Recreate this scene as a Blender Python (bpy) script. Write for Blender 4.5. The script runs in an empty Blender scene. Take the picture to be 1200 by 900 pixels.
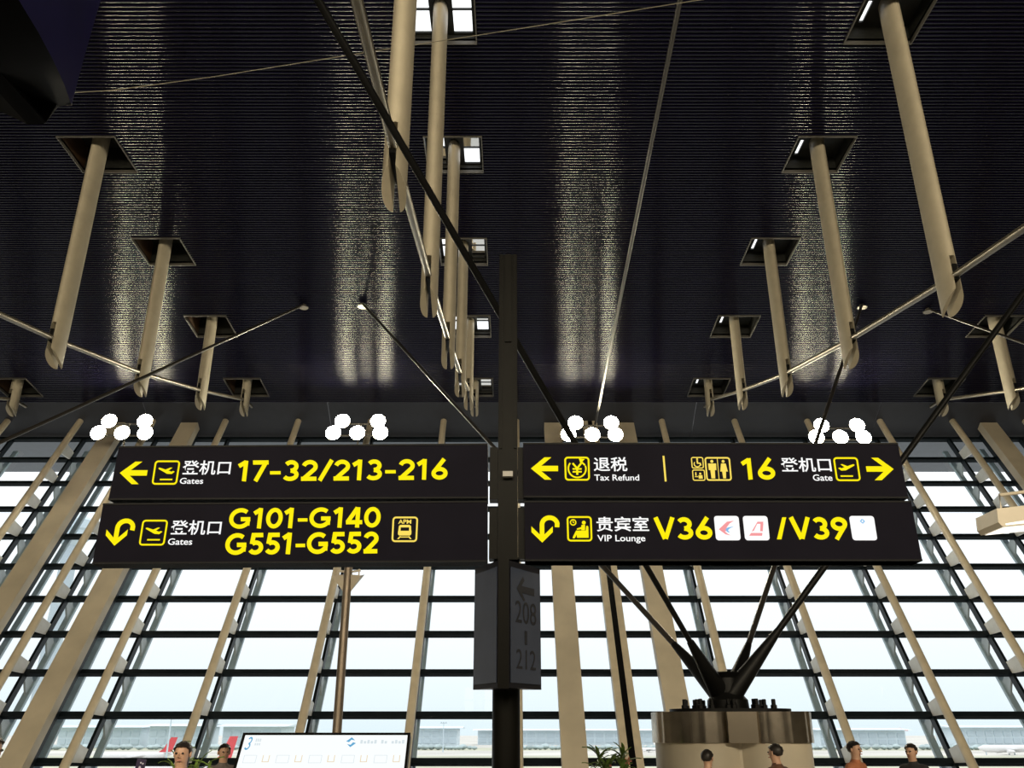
import bpy, bmesh, math, random
from mathutils import Vector, Matrix
random.seed(7)
R = math.radians
scene = bpy.context.scene
COL = scene.collection

# ------------------------------------------------------------------ camera
F_PX = 1010.0                      # focal length in pixels of the 1200x900 frame
PITCH = math.atan(408 / F_PX)
CZ = 1.65                          # eye height above the hall floor
cam_d = bpy.data.cameras.new('camera')
cam_d.sensor_width = 36.0
cam_d.lens = F_PX / 1200 * 36.0
cam_d.clip_end = 6000
cam = bpy.data.objects.new('camera', cam_d)
COL.objects.link(cam)
cam.location = (0, 0, CZ)
cam.rotation_euler = (math.pi / 2 + PITCH, 0, 0)
scene.camera = cam

# ------------------------------------------------------------------ sky and exposure
scene.view_settings.view_transform = 'Standard'
scene.view_settings.look = 'None'
scene.view_settings.gamma = 1
scene.view_settings.exposure = 0.0
scene.view_settings.use_curve_mapping = False
w = bpy.data.worlds.new('overcast_sky')
scene.world = w
w.use_nodes = True
nt = w.node_tree
nt.nodes.clear()
tc = nt.nodes.new('ShaderNodeTexCoord')
sx = nt.nodes.new('ShaderNodeSeparateXYZ')
rp = nt.nodes.new('ShaderNodeValToRGB')
rp.color_ramp.elements[0].position = 0.0
rp.color_ramp.elements[0].color = (0.385, 0.445, 0.468, 1)
rp.color_ramp.elements[1].position = 1.0
rp.color_ramp.elements[1].color = (1.0, 1.0, 1.0, 1)
m1 = rp.color_ramp.elements.new(0.09)
m1.color = (0.465, 0.495, 0.51, 1)
m2 = rp.color_ramp.elements.new(0.35)
m2.color = (0.62, 0.63, 0.64, 1)
bg = nt.nodes.new('ShaderNodeBackground')
bg.inputs['Strength'].default_value = 2.2
wo = nt.nodes.new('ShaderNodeOutputWorld')
nt.links.new(tc.outputs['Generated'], sx.inputs[0])
nt.links.new(sx.outputs['Z'], rp.inputs[0])
nt.links.new(rp.outputs[0], bg.inputs['Color'])
nt.links.new(bg.outputs[0], wo.inputs['Surface'])

FILL_W = 2900.0                    # radiant power of one fill lamp cluster added behind the viewer
FILL_COL = (1.0, 0.86, 0.62)

# ------------------------------------------------------------------ helpers: rays of the 1200x900 frame
_c, _s = math.cos(PITCH), math.sin(PITCH)
def ray(x, y):
    a = (x - 600) / F_PX
    b = (450 - y) / F_PX
    return Vector((a, _c - b * _s, _s + b * _c))
def P(x, y, D):
    """point at distance Y = D seen at pixel x, y"""
    r = ray(x, y)
    return Vector((0, 0, CZ)) + r * (D / r.y)
def PX(x, y, X):
    r = ray(x, y)
    return Vector((0, 0, CZ)) + r * (X / r.x)
def pz(y, D):
    return P(600, y, D).z
def ceil_z(Y):
    k = 0.0042 if Y > 16.5 else 0.001
    return CZ + 13.52 - k * (Y - 16.5) ** 2
def Pceil(x, y):
    lo, hi = 3.0, 60.0
    for _ in range(50):
        m = (lo + hi) / 2
        if P(x, y, m).z > ceil_z(m): hi = m
        else: lo = m
    return P(x, y, lo)

# ------------------------------------------------------------------ helpers: materials
MATS = {}
def mat(name, col, rough=0.5, metal=0.0, emit=0.0, var=0.06, scale=3.0, spec=0.5, aniso=None, coat=0.0):
    if name in MATS: return MATS[name]
    m = bpy.data.materials.new(name)
    m.use_nodes = True
    t = m.node_tree
    b = t.nodes['Principled BSDF']
    b.inputs['Roughness'].default_value = rough
    b.inputs['Metallic'].default_value = metal
    b.inputs['Specular IOR Level'].default_value = spec
    b.inputs['Coat Weight'].default_value = coat
    tcn = t.nodes.new('ShaderNodeTexCoord')
    nz = t.nodes.new('ShaderNodeTexNoise')
    nz.inputs['Scale'].default_value = scale
    nz.inputs['Detail'].default_value = 4
    r_ = t.nodes.new('ShaderNodeValToRGB')
    emc = col
    if emit: col = tuple(c * 0.03 for c in col)
    lo = [max(0, c * (1 - var)) for c in col]
    hi = [min(1, c * (1 + var)) for c in col]
    r_.color_ramp.elements[0].color = (*lo, 1)
    r_.color_ramp.elements[1].color = (*hi, 1)
    r_.color_ramp.elements[0].position = 0.35
    r_.color_ramp.elements[1].position = 0.65
    t.links.new(tcn.outputs['Object'], nz.inputs['Vector'])
    t.links.new(nz.outputs['Fac'], r_.inputs[0])
    t.links.new(r_.outputs[0], b.inputs['Base Color'])
    if emit:
        b.inputs['Emission Color'].default_value = (*emc, 1)
        b.inputs['Specular IOR Level'].default_value = 0.05
        b.inputs['Emission Strength'].default_value = emit
    MATS[name] = m
    return m

def glass_mat(name, tint, refl_rough=0.02):
    m = bpy.data.materials.new(name)
    m.use_nodes = True
    t = m.node_tree
    t.nodes.clear()
    out = t.nodes.new('ShaderNodeOutputMaterial')
    mx = t.nodes.new('ShaderNodeMixShader')
    fr = t.nodes.new('ShaderNodeFresnel')
    fr.inputs['IOR'].default_value = 1.35
    tr = t.nodes.new('ShaderNodeBsdfTransparent')
    tr.inputs['Color'].default_value = (*tint, 1)
    gl = t.nodes.new('ShaderNodeBsdfGlossy')
    gl.inputs['Roughness'].default_value = refl_rough
    t.links.new(fr.outputs[0], mx.inputs[0])
    t.links.new(tr.outputs[0], mx.inputs[1])
    t.links.new(gl.outputs[0], mx.inputs[2])
    t.links.new(mx.outputs[0], out.inputs['Surface'])
    return m

TAN = mat('tan_painted_steel', (0.40, 0.355, 0.265), 0.42, 0.0)
TANB = mat('tan_beam_paint', (0.66, 0.58, 0.44), 0.5, 0.0, var=0.10, scale=0.8)
BLACK = mat('black_steel', (0.005, 0.005, 0.005), 0.4, 0.0, var=0.2, spec=0.12)
POSTB = mat('sign_post_black', (0.0045, 0.0043, 0.0036), 0.4, 0.0, var=0.2, spec=0.06)
DKFRAME = mat('dark_teal_frame', (0.008, 0.013, 0.017), 0.45, 0.0, spec=0.15)
OUTRAIL = mat('grey_blue_outer_rail', (0.36, 0.46, 0.50), 0.45, 0.1)
BRKT = mat('pale_bracket', (0.85, 0.85, 0.80), 0.5)
CHROME = mat('satin_stainless', (0.21, 0.185, 0.14), 0.36, 0.8, var=0.05)
ROD = mat('dark_rod_steel', (0.05, 0.045, 0.04), 0.3, 0.5, spec=0.3)
SLAT = mat('navy_ceiling_slat', (0.005, 0.0045, 0.016), 0.15, 0.0, var=0.10, spec=0.20)
CEILB = mat('navy_ceiling_backing', (0.003, 0.003, 0.007), 0.7, 0.0, spec=0.2)
FASCIA = mat('dark_slate_ceiling_band', (0.030, 0.032, 0.042), 0.55, 0.0)
FRAMEG = mat('pale_opening_trim', (0.085, 0.08, 0.07), 0.5)
RECESS = mat('dark_recess', (0.010, 0.011, 0.009), 0.6)
BROWN = mat('brown_recess_panel', (0.06, 0.030, 0.012), 0.6)
FLOOR = mat('polished_stone_floor', (0.42, 0.40, 0.36), 0.18, var=0.1, scale=0.7)
WALLM = mat('beige_wall', (0.55, 0.50, 0.42), 0.6)
GLASS = glass_mat('clear_pane_glass', (0.97, 0.99, 1.0))
SIGNF = mat('charcoal_sign_face', (0.0072, 0.0066, 0.0115), 0.5, var=0.08, spec=0.02)
SIGNE = mat('charcoal_sign_edge', (0.006, 0.006, 0.007), 0.45, spec=0.08)
YEL = mat('lit_yellow_lettering', (1.0, 0.83, 0.0), 0.5, emit=1.0, var=0.0)
YEL2 = mat('lit_pale_yellow_lettering', (1.0, 0.76, 0.12), 0.5, emit=0.95, var=0.0)
WHT = mat('lit_white_lettering', (1.0, 1.0, 1.0), 0.5, emit=1.0, var=0.0)
LENS = mat('lit_flood_lens', (1.0, 0.90, 0.66), 0.4, emit=135.0, var=0.0)
FILL_LENS = mat('lit_fill_lamp_lens', (1.0, 0.90, 0.66), 0.4, emit=12.0, var=0.0)  # lens of the fill lamps added behind the viewer
LAMPH = mat('lamp_housing', (0.20, 0.19, 0.17), 0.4, 0.5)
BRASS = mat('brushed_bronze_pole', (0.27, 0.22, 0.17), 0.42, 0.6)
CREAM = mat('cream_lamp_housing', (0.62, 0.55, 0.44), 0.45)
COLW = mat('cream_column_paint', (0.62, 0.55, 0.43), 0.4, var=0.03)
STEEL = mat('polished_steel_band', (0.66, 0.58, 0.48), 0.2, 1.0, var=0.12, scale=6)
SKIN = mat('skin', (0.52, 0.31, 0.21), 0.5)
HAIR = mat('black_hair', (0.018, 0.014, 0.012), 0.45)
LEAF = mat('leaf_green', (0.16, 0.26, 0.05), 0.45, var=0.35, scale=9)
NAVY = mat('navy_panel_paint', (0.007, 0.005, 0.050), 0.45, var=0.1, spec=0.04)

# ------------------------------------------------------------------ helpers: mesh collector
WO = {}
def tag(o, label=None, cat=None, group=None, kind=None):
    if label: o['label'] = label
    if cat: o['category'] = cat
    if group: o['group'] = group
    if kind: o['kind'] = kind
    return o
def empty(name, loc, parent=None):
    o = bpy.data.objects.new(name, None)
    o.empty_display_size = 0.2
    COL.objects.link(o)
    loc = Vector(loc)
    WO[o] = loc
    if parent:
        o.parent = parent
        o.location = loc - WO[parent]
    else:
        o.location = loc
    return o
def link(name, me, parent=None, origin=None):
    """me holds vertices relative to origin"""
    o = bpy.data.objects.new(name, me)
    COL.objects.link(o)
    origin = Vector(origin) if origin is not None else (WO[parent] if parent else Vector())
    WO[o] = origin
    if parent:
        o.parent = parent
        o.location = origin - WO[parent]
    else:
        o.location = origin
    return o
class MB:
    def __init__(s):
        s.v = []; s.f = []; s.mi = []
    def add(s, vs, fs, mi=0):
        n = len(s.v)
        s.v += [Vector(v) for v in vs]
        s.f += [tuple(i + n for i in f) for f in fs]
        s.mi += [mi] * len(fs)
        return s
    def box(s, c, size, M=None, mi=0):
        c = Vector(c); hx, hy, hz = [q / 2 for q in size]
        pts = [Vector((i * hx, j * hy, k * hz)) for k in (-1, 1) for j in (-1, 1) for i in (-1, 1)]
        if M is not None: pts = [M @ q for q in pts]
        s.add([c + q for q in pts], [(0, 2, 3, 1), (4, 5, 7, 6), (0, 1, 5, 4), (2, 6, 7, 3), (0, 4, 6, 2), (1, 3, 7, 5)], mi)
        return s
    def tube(s, p0, p1, r0, r1=None, n=12, caps=True, ref=None, flat=1.0, mi=0):
        p0 = Vector(p0); p1 = Vector(p1); r1 = r0 if r1 is None else r1
        d = (p1 - p0).normalized()
        u = ref.copy() if ref else (Vector((0, 0, 1)) if abs(d.z) < 0.95 else Vector((1, 0, 0)))
        u = (u - d * u.dot(d)).normalized(); v = d.cross(u)
        vs = []
        for p, r in ((p0, r0), (p1, r1)):
            for i in range(n):
                a = 2 * math.pi * i / n
                vs.append(p + u * math.cos(a) * r + v * math.sin(a) * r * flat)
        fs = [(i, (i + 1) % n, n + (i + 1) % n, n + i) for i in range(n)]
        if caps: fs += [tuple(range(n - 1, -1, -1)), tuple(range(n, 2 * n))]
        s.add(vs, fs, mi)
        return s
    def path(s, pts, r, n=8, mi=0):
        pts = [Vector(p) for p in pts]
        rings = []
        for i, p in enumerate(pts):
            d = (pts[min(i + 1, len(pts) - 1)] - pts[max(i - 1, 0)]).normalized()
            u = Vector((0, 0, 1)) if abs(d.z) < 0.95 else Vector((1, 0, 0))
            u = (u - d * u.dot(d)).normalized(); v = d.cross(u)
            rr = r[i] if isinstance(r, (list, tuple)) else r
            rings.append([p + (u * math.cos(2 * math.pi * k / n) + v * math.sin(2 * math.pi * k / n)) * rr for k in range(n)])
        vs = [q for ring in rings for q in ring]
        fs = []
        for i in range(len(pts) - 1):
            for k in range(n):
                fs.append((i * n + k, i * n + (k + 1) % n, (i + 1) * n + (k + 1) % n, (i + 1) * n + k))
        fs += [tuple(range(n - 1, -1, -1)), tuple(range((len(pts) - 1) * n, len(pts) * n))]
        s.add(vs, fs, mi)
        return s
    def prism(s, pts, off, mi=0):
        """flat polygon pts extruded by vector off"""
        n = len(pts); off = Vector(off)
        vs = [Vector(p) for p in pts] + [Vector(p) + off for p in pts]
        fs = [tuple(range(n)), tuple(range(2 * n - 1, n - 1, -1))] + [(i, n + i, n + (i + 1) % n, (i + 1) % n) for i in range(n)]
        s.add(vs, fs, mi)
        return s
    def lathe(s, prof, c, n=24, mi=0):
        c = Vector(c); vs = []; m = len(prof)
        for (r, z) in prof:
            for k in range(n):
                a = 2 * math.pi * k / n
                vs.append(c + Vector((r * math.cos(a), r * math.sin(a), z)))
        fs = [(i * n + k, i * n + (k + 1) % n, (i + 1) * n + (k + 1) % n, (i + 1) * n + k) for i in range(m - 1) for k in range(n)]
        fs += [tuple(range(n - 1, -1, -1)), tuple(range((m - 1) * n, m * n))]
        s.add(vs, fs, mi)
        return s
    def mesh(s, name, mats, origin=(0, 0, 0), smooth=None):
        origin = Vector(origin)
        me = bpy.data.meshes.new(name)
        me.from_pydata([v - origin for v in s.v], [], s.f)
        for m in (mats if isinstance(mats, (list, tuple)) else [mats]): me.materials.append(m)
        me.polygons.foreach_set('material_index', s.mi)
        bm = bmesh.new(); bm.from_mesh(me)
        bmesh.ops.recalc_face_normals(bm, faces=bm.faces)
        bm.to_mesh(me); bm.free()
        if smooth:
            me.polygons.foreach_set('use_smooth', [True] * len(me.polygons))
            me.set_sharp_from_angle(angle=R(smooth))
        me.update()
        return me
    def build(s, name, mats, parent=None, origin=None, smooth=35):
        o_ = Vector(origin) if origin is not None else (WO[parent] if parent else Vector())
        return link(name, s.mesh(name, mats, o_, smooth), parent, o_)

ORD = ['nearest', 'second nearest', 'third nearest', 'fourth nearest', 'fifth nearest', 'farthest']

# ================================================================== STRUCTURE
# ---- glass wall that leans outwards
ALPHA = math.atan2(676, F_PX) + PITCH
TA = math.tan(ALPHA)
DH = 26.49
def wallY(z): return DH + (z - CZ) / TA
UPV = Vector((0, math.cos(ALPHA), math.sin(ALPHA)))      # up along the wall
INW = Vector((0, -math.sin(ALPHA), math.cos(ALPHA)))     # towards the hall
ZTOP = CZ + 0.4271 * DH
def WP(X, z, off=0.0):
    return Vector((X, wallY(z), z)) + INW * off
TZ = [CZ + (-0.0289 + 0.0460 * j) * DH for j in range(10)]
ZS = [0.0] + TZ + [ZTOP]
XM0 = 3.18
XL = [XM0 + 3 * k for k in range(-9, 8)]
BEAMS = [XM0 + 18 * q + s_ * 1.5 for q in (-1, 0, 1) for s_ in (-1, 1)]

fl = MB().box((0, -2, -0.15), (90, 62, 0.3)).build('floor', FLOOR)
tag(fl, 'polished pale stone floor of the departure hall', 'floor', kind='structure')

win = empty('window_1', (0, wallY(0), 0))
tag(win, 'tall outward leaning glass wall with dark transoms', 'window', kind='structure')
# transoms
def oriented_box(m, p0, p1, wx, wn, up=INW):
    """bar from p0 to p1, wx across, wn along up"""
    p0, p1 = Vector(p0), Vector(p1)
    d = (p1 - p0).normalized()
    n = (up - d * up.dot(d)).normalized(); b = d.cross(n)
    vs = [p + b * (i * wx / 2) + n * (j * wn / 2) for p in (p0, p1) for (i, j) in ((-1, -1), (1, -1), (1, 1), (-1, 1))]
    m.add(vs, [(0, 1, 2, 3), (7, 6, 5, 4), (0, 4, 5, 1), (1, 5, 6, 2), (2, 6, 7, 3), (3, 7, 4, 0)])
    return m
tm = oriented_box(MB(), (-22.4, 0, 0), (25.8, 0, 0), 0.155, 0.16).mesh('transom', DKFRAME)
for z in TZ + [ZTOP]:
    o = link('transom', tm, win, WP(0, z))
oriented_box(MB(), WP(-22.4, 0.1), WP(25.8, 0.1), 0.3, 0.2).build('sill', DKFRAME, win)
# mullions with brackets, inside posts and outside rails
L = (ZTOP - 0) / math.sin(ALPHA)
mul_me = oriented_box(MB(), Vector((0, 0, 0)), UPV * L, 0.085, 0.22).mesh('mullion', DKFRAME)
POSTT = mat('tan_post_paint', (0.70, 0.61, 0.45), 0.42)
post_me = MB().tube(UPV * 0.0, UPV * (L * 1.035), 0.125, n=14, ref=INW).mesh('inner_post', POSTT, smooth=40)
rail_me = oriented_box(MB(), Vector((0, 0, 0)), UPV * (L * 0.995), 0.20, 0.10).mesh('outer_rail', OUTRAIL)
# bracket plate: a tapered web between post and mullion
def web(o0, o1, up0, up1, th):
    m = MB()
    pts = [INW * o0 + UPV * up0[0], INW * o1 + UPV * up1[0], INW * o1 + UPV * up1[1], INW * o0 + UPV * up0[1]]
    m.prism([p - Vector((th / 2, 0, 0)) for p in pts], (th, 0, 0))
    return m
brk_me = web(0.05, 0.80, (-0.06, 0.34), (-0.52, 0.06), 0.06).mesh('bracket', BRKT)
obr_me = web(-0.55, -0.05, (-0.40, 0.10), (-0.12, 0.22), 0.06).mesh('bracket', mat('outer_bracket', (0.42, 0.47, 0.48), 0.5))
for i, X in enumerate(XL):
    link('mullion', mul_me, win, WP(X, 0))
    axis = abs((X - XM0) / 18 - round((X - XM0) / 18)) < 1e-3
    if abs(X - XM0) < 0.01:
        # the axis between the central beams: a black duct between two tan posts
        for sgn in (-1, 1):
            oriented_box(MB(), WP(X + sgn * 0.19 + 0.03, 0, 0.75), WP(X + sgn * 0.19 + 0.03, ZTOP + .3, 0.75), 0.2, 0.22).build('inner_post', POSTT, win)
        oriented_box(MB(), WP(X + 0.03, 0, 0.74), WP(X + 0.03, ZTOP + .3, 0.74), 0.22, 0.2).build('duct', BLACK, win)
    else:
        po = link('inner_post', post_me, win, WP(X, 0, 0.85))
        for z in TZ:
            link('bracket', brk_me, po, WP(X, z))
    ro = link('outer_rail', rail_me, win, WP(X, 0, -0.6))
    for z in TZ:
        link('bracket', obr_me, ro, WP(X, z))
for X in BEAMS:
    bo = oriented_box(MB(), WP(X, 0, 0.62), WP(X, ZTOP + 0.1, 0.62), 0.70, 0.34).build('wide_beam', TANB, win)
    link('mullion', mul_me, win, WP(X, 0))
    oriented_box(MB(), WP(X, 0, 0.30), WP(X, ZTOP, 0.30), 0.50, 0.36).build('beam_back', DKFRAME, win)
    link('outer_rail', rail_me, win, WP(X, 0, -0.5))
# panes
pane_cache = {}
for i in range(len(XL) - 1):
    for j in range(len(ZS) - 1):
        h = (ZS[j + 1] - ZS[j]) / math.sin(ALPHA)
        key = round(h, 3)
        if key not in pane_cache:
            a, b_ = Vector((0, 0, 0)), Vector((3.0, 0, 0))
            pane_cache[key] = MB().add([a, b_, b_ + UPV * h, a + UPV * h], [(0, 1, 2, 3)]).mesh('pane', GLASS)
        link('pane', pane_cache[key], win, WP(XL[i], ZS[j]))

# ---- ceiling with square openings for the strut tubes
ROWX = [-19.5, -10.44, -1.46, 7.73, 16.8]
TUBED = [9.0, 13.5, 18.0, 22.5, 27.0, 31.5]
HALF = 0.70
SL_END = 32.75
def ceil_cells(x0, x1, ys):
    return
xs = sorted(set([-45.0, 45.0] + [x + s_ * HALF for x in ROWX for s_ in (-1, 1)]))
ys = [-32.0, -22, -12, -4, 4] + [d + s_ * HALF for d in TUBED for s_ in (-1, 1)] + [11.25, 15.75, 20.25, 24.75, 29.25, SL_END]
ys = sorted(ys)
cm = MB()
def in_open(x, y):
    return any(abs(x - rx) < HALF - 0.01 for rx in ROWX) and any(abs(y - d) < HALF - 0.01 for d in TUBED)
for i in range(len(xs) - 1):
    for j in range(len(ys) - 1):
        if in_open((xs[i] + xs[i + 1]) / 2, (ys[j] + ys[j + 1]) / 2): continue
        q = [(xs[i], ys[j]), (xs[i + 1], ys[j]), (xs[i + 1], ys[j + 1]), (xs[i], ys[j + 1])]
        cm.prism([(a, b_, ceil_z(b_) + 0.06) for a, b_ in q], (0, 0, 0.06))
ceiling = cm.build('ceiling', CEILB, smooth=None)
tag(ceiling, 'dark navy arched ceiling of fine horizontal slats', 'ceiling', kind='structure')
# the slats: convex strips across the hall, interrupted at the openings
sm_ = MB()
PITCH_S = 0.112
prof = [(-0.026, 0.030)] + [(0.052 * math.sin(R(a)), 0.045 - 0.052 * math.cos(R(a))) for a in (-30, -20, -10, 0, 10, 20, 30)] + [(0.026, 0.030)]
Y = 7.6
while Y < SL_END - 0.05:
    z = ceil_z(Y)
    sl = (ceil_z(Y + .05) - ceil_z(Y - .05)) / .1
    hit = any(abs(Y - d) < HALF + 0.05 for d in TUBED)
    segs = []
    if hit:
        a = -45.0
        for rx in ROWX:
            segs.append((a, rx - HALF - 0.03)); a = rx + HALF + 0.03
        segs.append((a, 45.0))
    else:
        segs.append((-45.0, 45.0))
    for a, b_ in segs:
        vs = [(a, Y + py, z + pz_ + sl * py) for py, pz_ in prof] + [(b_, Y + py, z + pz_ + sl * py) for py, pz_ in prof]
        n = len(prof)
        sm_.add(vs, [(k, k + 1, n + k + 1, n + k) for k in range(n - 1)])
    Y += PITCH_S
so = sm_.build('ceiling_slats', SLAT, ceiling, smooth=60)
so['kind'] = 'stuff'
# opening frames and recesses
for ri, rx in enumerate(ROWX):
    for ti, d in enumerate(TUBED):
        z0 = ceil_z(d); sl = (ceil_z(d + .1) - ceil_z(d - .1)) / .2
        root = empty('strut_opening', (rx, d, z0), ceiling)
        def q(x, y, z): return (rx + x, d + y, z0 + z + sl * y)
        fr = MB()
        h = HALF; t_ = 0.022
        for (x0, x1, y0, y1) in ((-h - t_, h + t_, -h - t_, -h), (-h - t_, h + t_, h, h + t_), (-h - t_, -h, -h, h), (h, h + t_, -h, h)):
            pts = [q(x0, y0, -0.03), q(x1, y0, -0.03), q(x1, y1, -0.03), q(x0, y1, -0.03)]
            fr.prism(pts, (0, 0, 0.12))
        fr.build('opening_frame', FRAMEG, root, smooth=None)
        dep = 0.22 if ri == 2 else (0.45 if ri > 2 else 0.75)
        wl = MB()
        for k, (x0, y0, x1, y1) in enumerate(((-h, -h, h, -h), (h, -h, h, h), (h, h, -h, h), (-h, h, -h, -h))):
            wl.add([q(x0, y0, 0.08), q(x1, y1, 0.08), q(x1, y1, dep), q(x0, y0, dep)], [(0, 1, 2, 3)],
                   1 if (ri < 2 and k == 3) or (ri > 2 and k == 1 and False) else 0)
        wl.build('recess_wall', [RECESS, BROWN], root, smooth=None)
        ld = MB()
        def slab(x0, x1, y0, y1):
            ld.prism([q(x0, y0, dep), q(x1, y0, dep), q(x1, y1, dep), q(x0, y1, dep)], (0, 0, 0.05))
        if ri == 2:
            # skylight lid: two panes on each side of the tube
            slab(-h, h, -h, -h + 0.06); slab(-h, h, h - 0.06, h); slab(-h, -h + 0.07, -h, h); slab(h - 0.07, h, -h, h)
            slab(-0.24, 0.24, -h, h); slab(-h, h, 0.0, 0.03)
            for (x0, x1) in ((-h + 0.07, -0.24), (0.24, h - 0.07)):
                for (y0, y1) in ((-h + 0.06, -0.03), (0.05, h - 0.06)):
                    MB().add([q(x0, y0, dep + 0.02), q(x1, y0, dep + 0.02), q(x1, y1, dep + 0.02), q(x0, y1, dep + 0.02)], [(0, 1, 2, 3)]).build('skylight_pane', GLASS, root)
        elif ri > 2:
            slab(-h, -0.38, -h, h); slab(-0.29, h, -h, h); slab(-0.38, -0.29, -h, 0.0); slab(-0.38, -0.29, 0.58, h)
        else:
            slab(-h, h, -h, h)
        ld.build('recess_lid', RECESS, root, smooth=None)
# dark band that closes the ceiling down to the head of the glass
zb = ceil_z(SL_END)
bd = MB()
for k in range(12):
    x0 = -45 + 7.5 * k
    bd.prism([(x0 + .015, SL_END, zb), (x0 + 7.485, SL_END, zb), (x0 + 7.485, wallY(ZTOP) + 0.15, ZTOP + 0.12), (x0 + .015, wallY(ZTOP) + 0.15, ZTOP + 0.12)], (0, 0.05, 0.12))
bo = bd.build('trim_1', FASCIA, smooth=None)
tag(bo, 'smooth dark slate ceiling band above the glass wall', 'trim', kind='structure')
# eave outside the glass
ev = MB().prism([(-45, wallY(ZTOP) + 0.2, ZTOP + 0.15), (45, wallY(ZTOP) + 0.2, ZTOP + 0.15), (45, 39.0, pz(553, 39.0)), (-45, 39.0, pz(553, 39.0))], (0, 0, 0.4)).build('trim_2', mat('eave_soffit', (0.10, 0.12, 0.15), 0.5), smooth=None)
tag(ev, 'dark blue grey roof eave outside the glass', 'trim', kind='structure')
# other walls of the hall, out of the picture
for nm, x in (('wall_left', -45), ('wall_right', 45)):
    o = MB().box((x, 2, 7.5), (0.3, 68, 15)).build(nm, WALLM); tag(o, 'plain beige end wall of the hall', 'wall', kind='structure')
o = MB().box((0, -32, 7), (90, 0.3, 14)).build('wall_back', WALLM); tag(o, 'plain beige rear wall of the hall', 'wall', kind='structure')
for nm, x0, x1 in (('wall_front_left', -45, -23.0), ('wall_front_right', 26.4, 45)):
    o = MB().prism([WP(x0, 0), WP(x1, 0), WP(x1, ZTOP), WP(x0, ZTOP)], INW * -0.1).build(nm, WALLM, smooth=None)
    tag(o, 'plain leaning wall beside the glass', 'wall', kind='structure')

# ================================================================== STRUT TUBES AND TIE RODS
BOTY = [235, 365, 428, 462, 478, 486]
ROWN = {0: 'far left', 1: 'left', 2: 'central', 3: 'right', 4: 'far right'}
def oval_tube(X, D, zb_, zt):
    m = MB()
    a, b_ = 0.15, 0.31           # half width across, half depth along the hall
    N = 28
    st = zb_ + 0.95              # top of the slot
    outer = [(a * math.cos(2 * math.pi * k / N), b_ * math.sin(2 * math.pi * k / N)) for k in range(N)]
    vs = [(X + x, D + y, z) for z in (st, zt) for x, y in outer]
    m.add(vs, [(k, (k + 1) % N, N + (k + 1) % N, N + k) for k in range(N)] + [tuple(range(N - 1, -1, -1)), tuple(range(N, 2 * N))])
    # two D shaped prongs beside the slot, their ends cut on the slant
    g = 0.045
    for s_ in (-1, 1):
        pr = []
        ph = math.acos(g / a)
        for k in range(13):
            t = -ph + 2 * ph * k / 12
            pr.append((s_ * a * math.cos(t), b_ * math.sin(t)))
        n = len(pr)
        lo = [(X + x, D + y, zb_ + 0.10 + 0.30 * (y / b_) * -0.5 + 0.10 * (1 - abs(x) / a)) for x, y in pr]
        hi = [(X + x, D + y, st) for x, y in pr]
        m.add(lo + hi, [(k, (k + 1) % n, n + (k + 1) % n, n + k) for k in range(n)] + [tuple(range(n - 1, -1, -1)), tuple(range(n, 2 * n))])
    return m
tube_bottom = {}
for ri, rx in enumerate(ROWX):
    for ti, d in enumerate(TUBED):
        if ri in (0,) and ti < 4: continue
        if ri == 4 and ti < 3: continue
        if ri in (1, 3) and ti == 0: continue
        zb_ = pz(BOTY[ti], d)
        tube_bottom[(ri, ti)] = zb_
        root = empty('strut_tube', (rx, d, zb_))
        oval_tube(rx, d, zb_, ceil_z(d) + (0.21 if ri == 2 else 0.44 if ri > 2 else 0.70)).build('tube', TAN, root, smooth=40)
        MB().box((rx, d, zb_ + 0.62), (0.075, 0.66, 0.30)).build('clevis', BLACK, root)
        k = ti
        if ri in (1, 3): k = ti - 1
        nm = ORD[k]
        if ti == 5: nm = 'farthest'
        tag(root, 'tan oval strut tube, %s of the %s row, hanging through the ceiling' % (nm, ROWN[ri]), 'strut', 'strut tubes hanging from the ceiling')
def tie_rod(name, pts, r, m, label, cat='rod', n=12):
    o = MB().path(pts, r, n).build(name, m, origin=pts[-1], smooth=40)
    return tag(o, label, cat)
def row_rod(ri, idx, label, extra=None):
    pts = []
    for ti in idx:
        d = TUBED[ti]
        pts.append(Vector((ROWX[ri], d, pz(BOTY[ti], d) + 0.62)))
    if extra: pts = extra + pts
    # the rod runs on into the roof behind the last tube
    e = pts[-1]
    pts.append(Vector((e.x, e.y + 0.9, e.z + 0.05)))
    return tie_rod('tie_rod', pts, 0.062, CHROME, label)
z1 = pz(BOTY[1], 13.5) + .62; z0_ = pz(BOTY[0], 9.0) + .62
near = Vector((0, 4.0, z0_ - 0.55))
for ri, idx in ((1, (0, 1, 2, 3, 4, 5)), (2, (0, 1, 2, 3, 4, 5)), (3, (0, 1, 2, 3, 4, 5))):
    row_rod(ri, idx, 'polished tie rod threaded through the %s row of tan tubes' % ROWN[ri], [Vector((ROWX[ri], -4.0, near.z - .3)), Vector((ROWX[ri], 4.0, near.z))])
row_rod(4, (2, 3, 4, 5), 'polished tie rod threaded through the far right row of tan tubes')
row_rod(0, (3, 4, 5), 'polished tie rod threaded through the far left row of tan tubes')

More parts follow.
